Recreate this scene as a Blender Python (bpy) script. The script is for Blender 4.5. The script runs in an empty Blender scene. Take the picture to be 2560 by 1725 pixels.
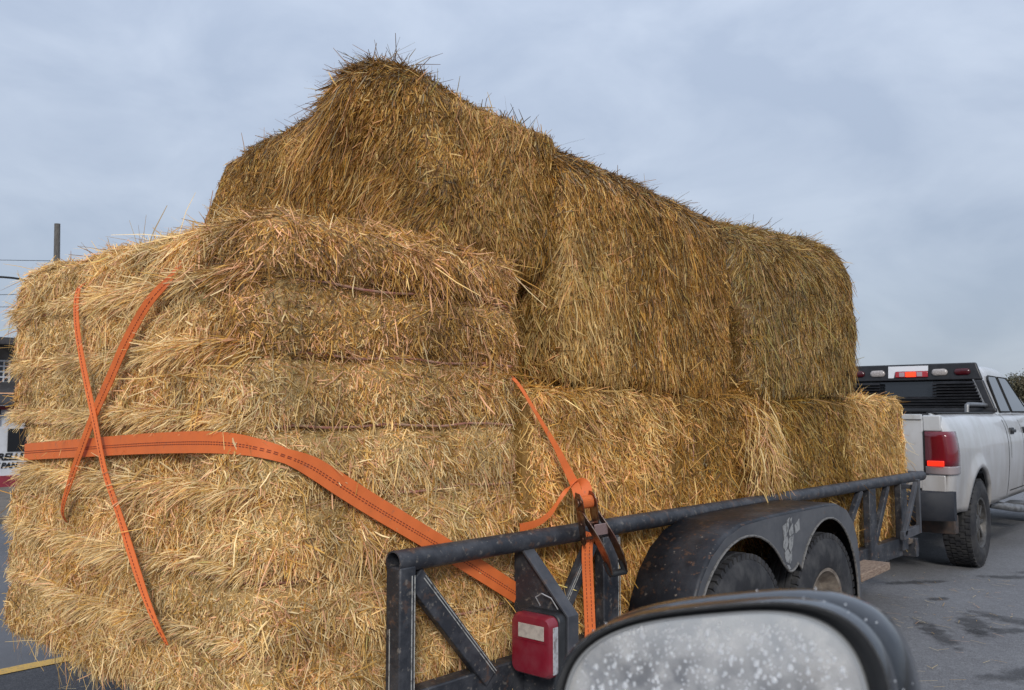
import bpy, bmesh, math, random
import numpy as np
from mathutils import Vector, Matrix
R = math.radians
random.seed(7)
SC = bpy.context.scene
COL = SC.collection

# ---------------------------------------------------------------- camera
cam_d = bpy.data.cameras.new('camera')
cam = bpy.data.objects.new('camera', cam_d)
COL.objects.link(cam)
cam.location = (0, 0, 1.45)
cam.rotation_euler = (R(90 + 4.327), 0, R(42.0))
cam_d.sensor_fit = 'HORIZONTAL'
cam_d.sensor_width = 23.5
cam_d.lens = 2187 / 2560 * 23.5
cam_d.clip_start = 0.05
cam_d.clip_end = 3000
cam_d.dof.use_dof = True
cam_d.dof.focus_distance = 3.4
cam_d.dof.aperture_fstop = 8.0
SC.camera = cam

# ---------------------------------------------------------------- world, sun, exposure
SUN_EL, SUN_AZ = R(29), R(138)          # azimuth measured from +Y towards +X (behind and right of the camera)
w = bpy.data.worlds.new('World')
SC.world = w
w.use_nodes = True
nt = w.node_tree
nt.nodes.clear()
out = nt.nodes.new('ShaderNodeOutputWorld')
bg = nt.nodes.new('ShaderNodeBackground')
bg.inputs['Strength'].default_value = 0.1
sky = nt.nodes.new('ShaderNodeTexSky')
sky.sky_type = 'NISHITA'
sky.sun_disc = False
sky.sun_elevation = SUN_EL
sky.sun_rotation = SUN_AZ
tc = nt.nodes.new('ShaderNodeTexCoord')
mp = nt.nodes.new('ShaderNodeMapping')
mp.inputs['Scale'].default_value = (3.2, 3.2, 6.0)
mp.inputs['Rotation'].default_value = (R(7), R(4), 0)
nz = nt.nodes.new('ShaderNodeTexNoise')
nz.inputs['Scale'].default_value = 1.5
nz.inputs['Detail'].default_value = 6
nz.inputs['Roughness'].default_value = 0.52
nz.inputs['Distortion'].default_value = 0.35
rmp = nt.nodes.new('ShaderNodeValToRGB')
rmp.color_ramp.elements[0].position = 0.36
rmp.color_ramp.elements[0].color = (2.52, 2.94, 3.70, 1)
rmp.color_ramp.elements[1].position = 0.64
rmp.color_ramp.elements[1].color = (3.32, 3.74, 4.46, 1)
mix = nt.nodes.new('ShaderNodeMix')
mix.data_type = 'RGBA'
mix.inputs['Factor'].default_value = 0.9
L = nt.links.new
L(tc.outputs['Generated'], mp.inputs['Vector'])
L(mp.outputs['Vector'], nz.inputs['Vector'])
L(nz.outputs['Fac'], rmp.inputs['Fac'])
L(sky.outputs['Color'], mix.inputs['A'])
L(rmp.outputs['Color'], mix.inputs['B'])
sx = nt.nodes.new('ShaderNodeSeparateXYZ')
L(tc.outputs['Generated'], sx.inputs['Vector'])
gr = nt.nodes.new('ShaderNodeMapRange')        # an overcast sky is about twice as bright overhead as at the horizon
gr.inputs['From Min'].default_value = 0.0
gr.inputs['From Max'].default_value = 1.0
gr.inputs['To Min'].default_value = 1.0
gr.inputs['To Max'].default_value = 2.2
L(sx.outputs['Z'], gr.inputs['Value'])
vm = nt.nodes.new('ShaderNodeVectorMath')
vm.operation = 'SCALE'
L(mix.outputs['Result'], vm.inputs['Vector'])
L(gr.outputs['Result'], vm.inputs['Scale'])
L(vm.outputs['Vector'], bg.inputs['Color'])
L(bg.outputs['Background'], out.inputs['Surface'])

sun_d = bpy.data.lights.new('sun', 'SUN')
sun_d.energy = 1.5
sun_d.angle = R(14)
sun_d.color = (1.0, 0.96, 0.9)
sun = bpy.data.objects.new('sun', sun_d)
COL.objects.link(sun)
sd = Vector((math.sin(SUN_AZ) * math.cos(SUN_EL), math.cos(SUN_AZ) * math.cos(SUN_EL), math.sin(SUN_EL)))
sun.rotation_euler = sd.to_track_quat('Z', 'Y').to_euler()
sun.location = (10, -10, 20)
vs = SC.view_settings
vs.view_transform = 'Standard'
vs.look = 'None'
vs.exposure = 0.4
vs.gamma = 1.0
vs.use_curve_mapping = False

# ---------------------------------------------------------------- helpers
def tag(o, label=None, cat=None, group=None, kind=None):
    for k, v in (('label', label), ('category', cat), ('group', group), ('kind', kind)):
        if v:
            o[k] = v
    return o

def empty(name, loc, rz=0.0, **k):
    o = bpy.data.objects.new(name, None)
    o.empty_display_size = 0.2
    COL.objects.link(o)
    o.location = loc
    o.rotation_euler = (0, 0, rz)
    return tag(o, **k)

def frame_of(d, up=(0, 0, 1)):
    d = Vector(d).normalized()
    u = Vector(up)
    if abs(d.dot(u)) > 0.98:
        u = Vector((0, 1, 0)) if abs(d.y) < 0.9 else Vector((1, 0, 0))
    s = d.cross(u).normalized()
    return d, s, s.cross(d).normalized()

class MB:
    def __init__(self):
        self.v = []; self.f = []; self.m = []; self.cm = 0
    def add(self, vs, fs):
        b = len(self.v)
        self.v += [tuple(p) for p in vs]
        for f in fs:
            self.f.append(tuple(i + b for i in f)); self.m.append(self.cm)
        return self
    def box(self, c, s, rz=0.0, M=None):
        c = Vector(c); pts = []
        rot = M or Matrix.Rotation(rz, 3, 'Z')
        for z in (-.5, .5):
            for (x, y) in ((-.5, -.5), (.5, -.5), (.5, .5), (-.5, .5)):
                pts.append(c + rot @ Vector((x * s[0], y * s[1], z * s[2])))
        return self.add(pts, [(3, 2, 1, 0), (4, 5, 6, 7), (0, 1, 5, 4), (1, 2, 6, 5), (2, 3, 7, 6), (3, 0, 4, 7)])
    def hexa(self, p):      # 8 corner points, bottom ring then top ring
        return self.add(p, [(3, 2, 1, 0), (4, 5, 6, 7), (0, 1, 5, 4), (1, 2, 6, 5), (2, 3, 7, 6), (3, 0, 4, 7)])
    def beam(self, a, b, wd, th, up=(0, 0, 1)):
        a, b = Vector(a), Vector(b)
        d, s, u = frame_of(b - a, up)
        pts = []
        for p in (a, b):
            for (i, j) in ((-.5, -.5), (.5, -.5), (.5, .5), (-.5, .5)):
                pts.append(p + s * (i * wd) + u * (j * th))
        return self.add(pts, [(3, 2, 1, 0), (4, 5, 6, 7), (0, 1, 5, 4), (1, 2, 6, 5), (2, 3, 7, 6), (3, 0, 4, 7)])
    def tube(self, path, r, n=10, cap=True):
        path = [Vector(p) for p in path]
        rs = r if isinstance(r, (list, tuple)) else [r] * len(path)
        rings = []; ps = None
        for i, p in enumerate(path):
            d = (path[min(i + 1, len(path) - 1)] - path[max(i - 1, 0)])
            d, s, u = frame_of(d)
            if ps is not None:
                s2 = ps - d * ps.dot(d)
                if s2.length > 1e-4:
                    s = s2.normalized(); u = s.cross(d).normalized()
            ps = s
            rings.append([p + (s * math.cos(2 * math.pi * k / n) + u * math.sin(2 * math.pi * k / n)) * rs[i] for k in range(n)])
        vs = [q for rg in rings for q in rg]; fs = []
        for i in range(len(path) - 1):
            for k in range(n):
                a = i * n + k; b = i * n + (k + 1) % n
                fs.append((a, a + n, b + n, b))
        if cap:
            fs.append(tuple(range(n))); fs.append(tuple(reversed(range((len(path) - 1) * n, len(path) * n))))
        return self.add(vs, fs)
    def lathe(self, prof, o, axis=(1, 0, 0), n=48):    # prof: (axial, radius)
        o = Vector(o); d, s, u = frame_of(axis)
        vs = []; fs = []
        for (a, r) in prof:
            for k in range(n):
                t = 2 * math.pi * k / n
                vs.append(o + d * a + (s * math.cos(t) + u * math.sin(t)) * r)
        for i in range(len(prof) - 1):
            for k in range(n):
                a = i * n + k; b = i * n + (k + 1) % n
                fs.append((a, b, b + n, a + n))
        return self.add(vs, fs)
    def rings(self, rgs, closed=True, cap0=False, cap1=False):
        n = len(rgs[0]); vs = [q for rg in rgs for q in rg]; fs = []
        for i in range(len(rgs) - 1):
            for k in range(n if closed else n - 1):
                a = i * n + k; b = i * n + (k + 1) % n
                fs.append((a, b, b + n, a + n))
        if cap0: fs.append(tuple(reversed(range(n))))
        if cap1: fs.append(tuple(range((len(rgs) - 1) * n, len(rgs) * n)))
        return self.add(vs, fs)
    def prism(self, poly, d):       # poly: 3-D points of one planar outline, d: extrusion vector
        n = len(poly); d = Vector(d); p = [Vector(q) for q in poly]
        vs = p + [q + d for q in p]
        fs = [tuple(range(n)), tuple(reversed(range(n, 2 * n)))]
        for k in range(n):
            fs.append((k, k + n, (k + 1) % n + n, (k + 1) % n))
        return self.add(vs, fs)
    def strip(self, path, wvec, th):    # webbing: path points, width vectors, thickness
        path = [Vector(p) for p in path]; n = len(path)
        rg = []
        for i, p in enumerate(path):
            d = (path[min(i + 1, n - 1)] - path[max(i - 1, 0)]).normalized()
            wv = Vector(wvec[i] if isinstance(wvec, list) else wvec)
            hw = wv.length / 2
            wv = (wv - d * wv.dot(d)).normalized() * hw
            nn = d.cross(wv).normalized() * (th / 2)
            rg.append([p - wv - nn, p + wv - nn, p + wv + nn, p - wv + nn])
        return self.rings(rg, cap0=True, cap1=True)
    def build(self, name, mat, parent=None, smooth=35, bevel=0, seg=2, subd=0, solid=0):
        me = bpy.data.meshes.new(name)
        off = Vector((0, 0, 0))
        if parent is not None:
            q = parent; loc = False
            while q is not None:
                loc = loc or bool(q.get('_local'))
                off += Vector(q.location); q = q.parent
            if loc: off = Vector((0, 0, 0))
        me.from_pydata([tuple(Vector(p) - off) for p in self.v], [], self.f)
        mats = mat if isinstance(mat, list) else [mat]
        for m in mats: me.materials.append(m)
        if len(mats) > 1: me.polygons.foreach_set('material_index', self.m)
        bm = bmesh.new(); bm.from_mesh(me)
        bmesh.ops.recalc_face_normals(bm, faces=bm.faces)
        bm.to_mesh(me); bm.free()
        if smooth:
            me.polygons.foreach_set('use_smooth', [True] * len(me.polygons))
            me.set_sharp_from_angle(angle=R(smooth))
        me.update()
        o = bpy.data.objects.new(name, me)
        COL.objects.link(o)
        if parent is not None: o.parent = parent
        if solid:
            md = o.modifiers.new('solid', 'SOLIDIFY'); md.thickness = solid; md.offset = -1
        if bevel:
            md = o.modifiers.new('bevel', 'BEVEL'); md.width = bevel; md.segments = seg; md.limit_method = 'ANGLE'; md.angle_limit = R(40)
        if subd:
            md = o.modifiers.new('subd', 'SUBSURF'); md.levels = subd; md.render_levels = subd
        return o

# ---------------------------------------------------------------- materials
def mat(name, base, rough=0.5, metal=0.0, spec=0.5, coat=0.0):
    m = bpy.data.materials.new(name); m.use_nodes = True
    b = m.node_tree.nodes['Principled BSDF']
    b.inputs['Base Color'].default_value = (*base, 1)
    b.inputs['Roughness'].default_value = rough
    b.inputs['Metallic'].default_value = metal
    b.inputs['Specular IOR Level'].default_value = spec
    b.inputs['Coat Weight'].default_value = coat
    return m

def worn(name, base, layers, rough=0.5, metal=0.0, spec=0.5, coat=0.0, bump=0.0, bscale=60, rvar=0.0, scale3=None):
    """layers: (colour, noise scale, threshold low, threshold high, strength)"""
    m = mat(name, base, rough, metal, spec, coat)
    t = m.node_tree; b = t.nodes['Principled BSDF']
    c = t.nodes.new('ShaderNodeTexCoord')
    src = c.outputs['Object']
    if scale3:
        mpn = t.nodes.new('ShaderNodeMapping'); mpn.inputs['Scale'].default_value = scale3
        t.links.new(src, mpn.inputs['Vector']); src = mpn.outputs['Vector']
    cur = None
    for i, (colr, sc, lo, hi, st) in enumerate(layers):
        n = t.nodes.new('ShaderNodeTexNoise'); n.inputs['Scale'].default_value = sc
        n.inputs['Detail'].default_value = 7; n.inputs['Roughness'].default_value = 0.62
        n.noise_dimensions = '4D'; n.inputs['W'].default_value = i * 3.7 + sc
        t.links.new(src, n.inputs['Vector'])
        r = t.nodes.new('ShaderNodeMapRange'); r.inputs['From Min'].default_value = lo; r.inputs['From Max'].default_value = hi
        r.inputs['To Max'].default_value = st
        t.links.new(n.outputs['Fac'], r.inputs['Value'])
        x = t.nodes.new('ShaderNodeMix'); x.data_type = 'RGBA'
        t.links.new(r.outputs['Result'], x.inputs['Factor'])
        if cur is None: x.inputs['A'].default_value = (*base, 1)
        else: t.links.new(cur, x.inputs['A'])
        x.inputs['B'].default_value = (*colr, 1)
        cur = x.outputs['Result']
    if cur is not None: t.links.new(cur, b.inputs['Base Color'])
    if bump or rvar:
        n = t.nodes.new('ShaderNodeTexNoise'); n.inputs['Scale'].default_value = bscale
        n.inputs['Detail'].default_value = 5
        t.links.new(src, n.inputs['Vector'])
        if bump:
            bp = t.nodes.new('ShaderNodeBump'); bp.inputs['Strength'].default_value = bump; bp.inputs['Distance'].default_value = 0.01
            t.links.new(n.outputs['Fac'], bp.inputs['Height']); t.links.new(bp.outputs['Normal'], b.inputs['Normal'])
        if rvar:
            r = t.nodes.new('ShaderNodeMapRange'); r.inputs['To Min'].default_value = rough - rvar; r.inputs['To Max'].default_value = rough + rvar
            t.links.new(n.outputs['Fac'], r.inputs['Value']); t.links.new(r.outputs['Result'], b.inputs['Roughness'])
    return m

def emis(name, col, st, base=(0.3, 0.01, 0.01)):
    m = mat(name, base, 0.2)
    b = m.node_tree.nodes['Principled BSDF']
    b.inputs['Emission Color'].default_value = (*col, 1)
    b.inputs['Emission Strength'].default_value = st
    return m

M = {}
M['steel'] = worn('black_painted_steel', (0.022, 0.024, 0.03),
                  [((0.085, 0.085, 0.093), 11, 0.46, 0.66, 0.65), ((0.11, 0.06, 0.038), 20, 0.57, 0.63, 0.6), ((0.17, 0.15, 0.13), 45, 0.58, 0.64, 0.7)],
                  rough=0.5, bump=0.15, bscale=90, rvar=0.15)
M['steel_dusty'] = worn('dusty_black_steel', (0.042, 0.044, 0.052),
                  [((0.10, 0.10, 0.108), 7, 0.4, 0.7, 0.8), ((0.13, 0.075, 0.045), 22, 0.6, 0.68, 0.7)],
                  rough=0.55, bump=0.15, bscale=90, rvar=0.1)
M['fender'] = worn('chipped_black_fender_paint', (0.016, 0.017, 0.021),
                  [((0.06, 0.062, 0.07), 5, 0.46, 0.66, 0.7), ((0.12, 0.065, 0.04), 34, 0.58, 0.62, 0.75), ((0.26, 0.22, 0.18), 30, 0.635, 0.655, 0.7)],
                  rough=0.45, spec=0.3, bump=0.1, bscale=50, rvar=0.12)
M['fender_face'] = worn('dusty_grey_fender_paint', (0.065, 0.067, 0.074),
                  [((0.13, 0.13, 0.135), 6, 0.4, 0.7, 0.7), ((0.14, 0.08, 0.05), 30, 0.63, 0.68, 0.6)], rough=0.5, rvar=0.1)
M['pin'] = worn('pale_reflective_pinstripe', (0.42, 0.41, 0.38), [((0.12, 0.11, 0.10), 60, 0.5, 0.62, 0.9)], rough=0.4)
M['decal'] = worn('faded_pale_decal', (0.27, 0.27, 0.265), [((0.13, 0.13, 0.135), 55, 0.5, 0.6, 0.9)], rough=0.6)
M['bead'] = worn('worn_fender_edge', (0.16, 0.15, 0.14), [((0.05, 0.045, 0.04), 60, 0.5, 0.6, 0.8)], rough=0.5)
M['rubber'] = worn('dusty_black_rubber', (0.028, 0.028, 0.031), [((0.085, 0.083, 0.082), 14, 0.42, 0.72, 0.8)], rough=0.78, spec=0.3, bump=0.12, bscale=120)
M['truck_rubber'] = worn('truck_tyre_rubber', (0.024, 0.024, 0.027), [((0.07, 0.067, 0.064), 12, 0.42, 0.72, 0.8)], rough=0.8, spec=0.3, bump=0.12, bscale=120)
M['rim'] = worn('dirty_cream_rim', (0.24, 0.20, 0.16), [((0.10, 0.08, 0.065), 16, 0.42, 0.6, 0.9), ((0.16, 0.08, 0.04), 40, 0.58, 0.66, 0.7)], rough=0.6)
M['alloy'] = worn('dusty_alloy_rim', (0.12, 0.115, 0.11), [((0.06, 0.055, 0.05), 18, 0.42, 0.6, 0.9)], rough=0.45, metal=0.5)
M['red'] = worn('dusty_red_lens', (0.20, 0.008, 0.020), [((0.24, 0.07, 0.08), 14, 0.40, 0.72, 0.45), ((0.10, 0.01, 0.015), 9, .55, .7, .5)], rough=0.28, coat=0.4)
M['clear_lens'] = worn('clear_ribbed_lens', (0.48, 0.42, 0.36), [((0.3, 0.25, 0.22), 50, 0.45, 0.6, 0.6)], rough=0.3, coat=0.4)
M['lens_edge'] = worn('pale_lens_side', (0.42, 0.42, 0.43), [((0.15, 0.12, 0.11), 40, .48, .62, .8)], rough=0.35)
M['black_plastic'] = worn('black_plastic', (0.018, 0.019, 0.021), [((0.05, 0.05, 0.052), 10, 0.45, 0.7, 0.7)], rough=0.5)
M['wood'] = worn('weathered_wood', (0.30, 0.22, 0.16), [((0.16, 0.10, 0.07), 20, 0.42, 0.6, 0.9)], rough=0.85, scale3=(6, 1, 6))
M['deck'] = worn('deck_planks', (0.13, 0.10, 0.075), [((0.06, 0.045, 0.035), 12, 0.42, 0.6, 0.9)], rough=0.9, scale3=(6, 1, 6))
M['zinc'] = worn('rust_toned_zinc_plate', (0.30, 0.22, 0.17), [((0.16, 0.07, 0.05), 30, 0.42, 0.58, 0.9), ((0.45, 0.42, 0.38), 60, 0.58, 0.66, 0.7)], rough=0.3, metal=0.85)
M['zinc_pink'] = mat('bright_pinkish_zinc', (0.62, 0.42, 0.38), 0.25, 0.9)
M['twine'] = worn('faded_pink_twine', (0.42, 0.17, 0.13), [((0.5, 0.34, 0.22), 30, 0.42, 0.6, 0.8)], rough=0.85)

# orange webbing: woven ribs across, dark stitch lines along are separate geometry
def webbing():
    m = worn('orange_polyester_webbing', (0.74, 0.165, 0.038), [((0.50, 0.11, 0.03), 7, 0.48, 0.75, 0.5), ((0.28, 0.13, 0.08), 34, 0.60, 0.7, 0.5)], rough=0.62, spec=0.4)
    t = m.node_tree; b = t.nodes['Principled BSDF']
    uv = t.nodes.new('ShaderNodeUVMap'); uv.uv_map = 'weave'
    wv = t.nodes.new('ShaderNodeTexWave'); wv.bands_direction = 'X'; wv.inputs['Scale'].default_value = 1.0
    wv.wave_profile = 'SIN'
    t.links.new(uv.outputs['UV'], wv.inputs['Vector'])
    bp = t.nodes.new('ShaderNodeBump'); bp.inputs['Strength'].default_value = 0.55; bp.inputs['Distance'].default_value = 0.002
    t.links.new(wv.outputs['Fac'], bp.inputs['Height']); t.links.new(bp.outputs['Normal'], b.inputs['Normal'])
    return m
M['web'] = webbing()
M['stitch'] = mat('dark_red_stitching', (0.20, 0.035, 0.015), 0.8)

def straw_mat(name, rough=0.5):
    m = mat(name, (0.5, 0.35, 0.15), rough, spec=0.35)
    t = m.node_tree; b = t.nodes['Principled BSDF']
    a = t.nodes.new('ShaderNodeAttribute'); a.attribute_name = 'Col'
    t.links.new(a.outputs['Color'], b.inputs['Base Color'])
    tr = t.nodes.new('ShaderNodeBsdfTranslucent'); t.links.new(a.outputs['Color'], tr.inputs['Color'])
    mx = t.nodes.new('ShaderNodeMixShader'); mx.inputs['Fac'].default_value = 0.22
    t.links.new(b.outputs['BSDF'], mx.inputs[1]); t.links.new(tr.outputs['BSDF'], mx.inputs[2])
    t.links.new(mx.outputs['Shader'], t.nodes['Material Output'].inputs['Surface'])
    return m
M['straw'] = straw_mat('dry_straw')

# ---------------------------------------------------------------- setting: ground, road, line
def asphalt(name, base, dark, light, stain=None):
    m = worn(name, base, [(dark, 1.3, 0.42, 0.68, 0.6), (dark, 11, 0.5, 0.68, 0.5), (light, 26, 0.5, 0.66, 0.55), (dark, 38, 0.5, 0.64, 0.6), (light, 75, 0.50, 0.64, 0.8), (dark, 110, 0.52, 0.62, 0.9), (light, 220, 0.54, 0.62, 0.7)],
             rough=0.88, spec=0.2, bump=0.9, bscale=110)
    return m
M['road'] = asphalt('grey_asphalt', (0.20, 0.202, 0.21), (0.13, 0.126, 0.132), (0.29, 0.29, 0.295))
M['road_shade'] = asphalt('shade_painted_asphalt', (0.062, 0.063, 0.070), (0.045, 0.045, 0.05), (0.11, 0.11, 0.115))
M['ground'] = worn('dry_ground', (0.17, 0.145, 0.115), [((0.10, 0.09, 0.06), 0.4, 0.42, 0.6, 0.9), ((0.23, 0.2, 0.17), 20, 0.5, 0.65, 0.7)], rough=0.95, bump=0.4, bscale=30)
M['stain'] = worn('damp_oil_stain', (0.055, 0.053, 0.053), [((0.10, 0.10, 0.102), 30, 0.45, 0.6, 0.8), ((0.16, 0.16, 0.165), 260, 0.56, 0.66, 0.6)], rough=0.6)
M['yellow'] = worn('worn_yellow_road_paint', (0.55, 0.33, 0.07), [((0.2, 0.16, 0.1), 70, 0.52, 0.64, 0.8)], rough=0.75)

def sheet(name, x0, x1, y0, y1, z, m, label=None):
    b = MB(); b.add([(x0, y0, z), (x1, y0, z), (x1, y1, z), (x0, y1, z)], [(0, 1, 2, 3)])
    o = b.build(name, m, smooth=0); o['kind'] = 'structure'
    return o
sheet('ground', -900, 900, -900, 1500, -0.03, M['ground'])
sheet('road', -5.38, 9, -300, 700, 0.0, M['road'])
sheet('far_road_lane', -12.5, -5.38, -300, 700, 0.0, worn('pale_grey_asphalt', (0.11, 0.11, 0.118), [((0.08, 0.08, 0.086), 1.5, 0.42, 0.6, 0.7), ((0.22, 0.22, 0.225), 240, 0.54, 0.66, 0.7)], rough=0.8, bump=0.4, bscale=220))
sheet('painted_road_shade', -5.38, -4.3, -300, 700, 0.002, M['road_shade'])  # painted shade: dark strip standing in for the load's shadow on the road
ln = MB()
ys = [-60 + 0.35 * i for i in range(430)]
rng = random.Random(4)
for i in range(len(ys) - 1):
    pass
ln.rings([[(-5.50 + rng.uniform(-.012, .012), y, 0.006), (-5.38 + rng.uniform(-.012, .012), y, 0.006)] for y in ys], closed=False)
tag(ln.build('road_line', M['yellow'], smooth=0), kind='structure')
# damp stains on the asphalt: thin irregular films whose edge fades out
def stain_mat():
    m = mat('damp_oil_stain', (0.05, 0.048, 0.048), 0.55)
    t = m.node_tree; b = t.nodes['Principled BSDF']
    at = t.nodes.new('ShaderNodeAttribute'); at.attribute_name = 'edge'
    c = t.nodes.new('ShaderNodeTexCoord'); n = t.nodes.new('ShaderNodeTexNoise'); n.inputs['Scale'].default_value = 9; n.inputs['Detail'].default_value = 8; n.inputs['Roughness'].default_value = .68
    t.links.new(c.outputs['Object'], n.inputs['Vector'])
    ad = t.nodes.new('ShaderNodeMath'); ad.operation = 'MULTIPLY_ADD'; ad.inputs[1].default_value = 2.6; ad.inputs[2].default_value = -1.5
    t.links.new(n.outputs['Fac'], ad.inputs[0])
    sm = t.nodes.new('ShaderNodeMath'); sm.operation = 'ADD'; t.links.new(ad.outputs[0], sm.inputs[0]); t.links.new(at.outputs['Fac'], sm.inputs[1])
    mr = t.nodes.new('ShaderNodeMapRange'); mr.inputs['From Min'].default_value = .30; mr.inputs['From Max'].default_value = .75; mr.inputs['To Max'].default_value = .5
    t.links.new(sm.outputs[0], mr.inputs['Value']); t.links.new(mr.outputs['Result'], b.inputs['Alpha'])
    return m
def stain(cx, cy, rx, ry, rz, z):
    n = 24; vs = [(cx, cy, z)]; at = [1.0]; fs = []
    for j, f in enumerate((.35, .7, 1.0)):
        for k in range(n):
            t_ = 2 * math.pi * k / n; x, y = rx * f * math.cos(t_), ry * f * math.sin(t_)
            vs.append((cx + x * math.cos(rz) - y * math.sin(rz), cy + x * math.sin(rz) + y * math.cos(rz), z)); at.append((.9, .5, 0)[j])
    for k in range(n):
        fs.append((0, 1 + k, 1 + (k + 1) % n))
        for j in range(2): fs.append((1 + j * n + k, 1 + (j + 1) * n + k, 1 + (j + 1) * n + (k + 1) % n, 1 + j * n + (k + 1) % n))
    return vs, fs, at
SV, SF, SA = [], [], []
for i, q in enumerate([(-1.72, 6.60, .55, .17, 1.95), (-1.62, 6.95, .40, .14, 2.7), (-1.85, 6.2, .60, .12, 2.15), (-1.55, 6.55, .5, .13, 0.8), (-2.05, 5.75, .7, .12, 2.0),
                       (-2.15, 7.35, .16, .08, 1), (-2.5, 7.9, .55, .11, .9), (-1.95, 8.7, .5, .12, .6), (-1.7, 9.2, .55, .12, .7), (-3.0, 6.55, .4, .12, .8), (-1.2, 5.6, .6, .15, 1.2)]):
    vs_, fs_, a_ = stain(*q, .004 + .0006 * i); b0 = len(SV)
    SV += vs_; SA += a_; SF += [tuple(j + b0 for j in f) for f in fs_]
me = bpy.data.meshes.new('road_stain'); me.from_pydata(SV, [], SF); me.materials.append(stain_mat())
at_ = me.attributes.new('edge', 'FLOAT', 'POINT'); at_.data.foreach_set('value', SA)
o = bpy.data.objects.new('road_stain', me); COL.objects.link(o); tag(o, kind='structure')

# ---------------------------------------------------------------- hay
def _hash(ix, iy, iz, s):
    h = (ix * 374761393 + iy * 668265263 + iz * 2147483647 + s * 1274126177) & 0xFFFFFFFF
    h = ((h ^ (h >> 13)) * 1103515245) & 0xFFFFFFFF
    return ((h ^ (h >> 16)) & 0xFFFF) / 65535.0
def vnoise(p, s=0):
    i = np.floor(p).astype(np.int64); f = p - i; f = f * f * (3 - 2 * f)
    r = 0
    for dx in (0, 1):
        wx = f[:, 0] if dx else 1 - f[:, 0]
        for dy in (0, 1):
            wy = f[:, 1] if dy else 1 - f[:, 1]
            for dz in (0, 1):
                wz = f[:, 2] if dz else 1 - f[:, 2]
                r = r + wx * wy * wz * _hash(i[:, 0] + dx, i[:, 1] + dy, i[:, 2] + dz, s)
    return r * 2 - 1
def holes(p, s):
    return -.05 * np.clip(fbm(p * 5.5, s) - .22, 0, 1)
def fbm(p, s=0, o=3):
    r = 0; a = 1.0
    for k in range(o):
        r = r + a * vnoise(p * 2 ** k + 17.3 * k, s + k); a *= 0.5
    return r / 1.75
def nrm(v):
    return v / np.maximum(np.linalg.norm(v, axis=-1, keepdims=True), 1e-9)

PAL = np.array([(0.74, 0.585, 0.32),    # 0 pale
                (0.66, 0.465, 0.195),   # 1 straw
                (0.55, 0.335, 0.09),  # 2 gold
                (0.42, 0.225, 0.05),  # 3 amber
                (0.25, 0.135, 0.042),  # 4 brown
                (0.105, 0.066, 0.032), # 5 dark
                (0.66, 0.38, 0.215),   # 6 pinkish
                (0.48, 0.41, 0.15),  # 7 olive
                (0.33, 0.29, 0.235)])  # 8 weathered grey
P_PALE = [.38, .33, .11, .03, .02, .01, .11, .02, .0]
P_WARM = [.12, .28, .22, .12, .06, .02, .20, .01, .0]
P_OLD = [.05, .12, .22, .24, .19, .08, .05, .03, .02]
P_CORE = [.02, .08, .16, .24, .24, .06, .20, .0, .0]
P_TOP = [.01, .03, .07, .16, .28, .24, .01, .04, .16]
P_GREEN = [.08, .22, .16, .13, .13, .05, .08, .11, .04]

STRAPS = []     # sampled points of the straps that press the hay down

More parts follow.
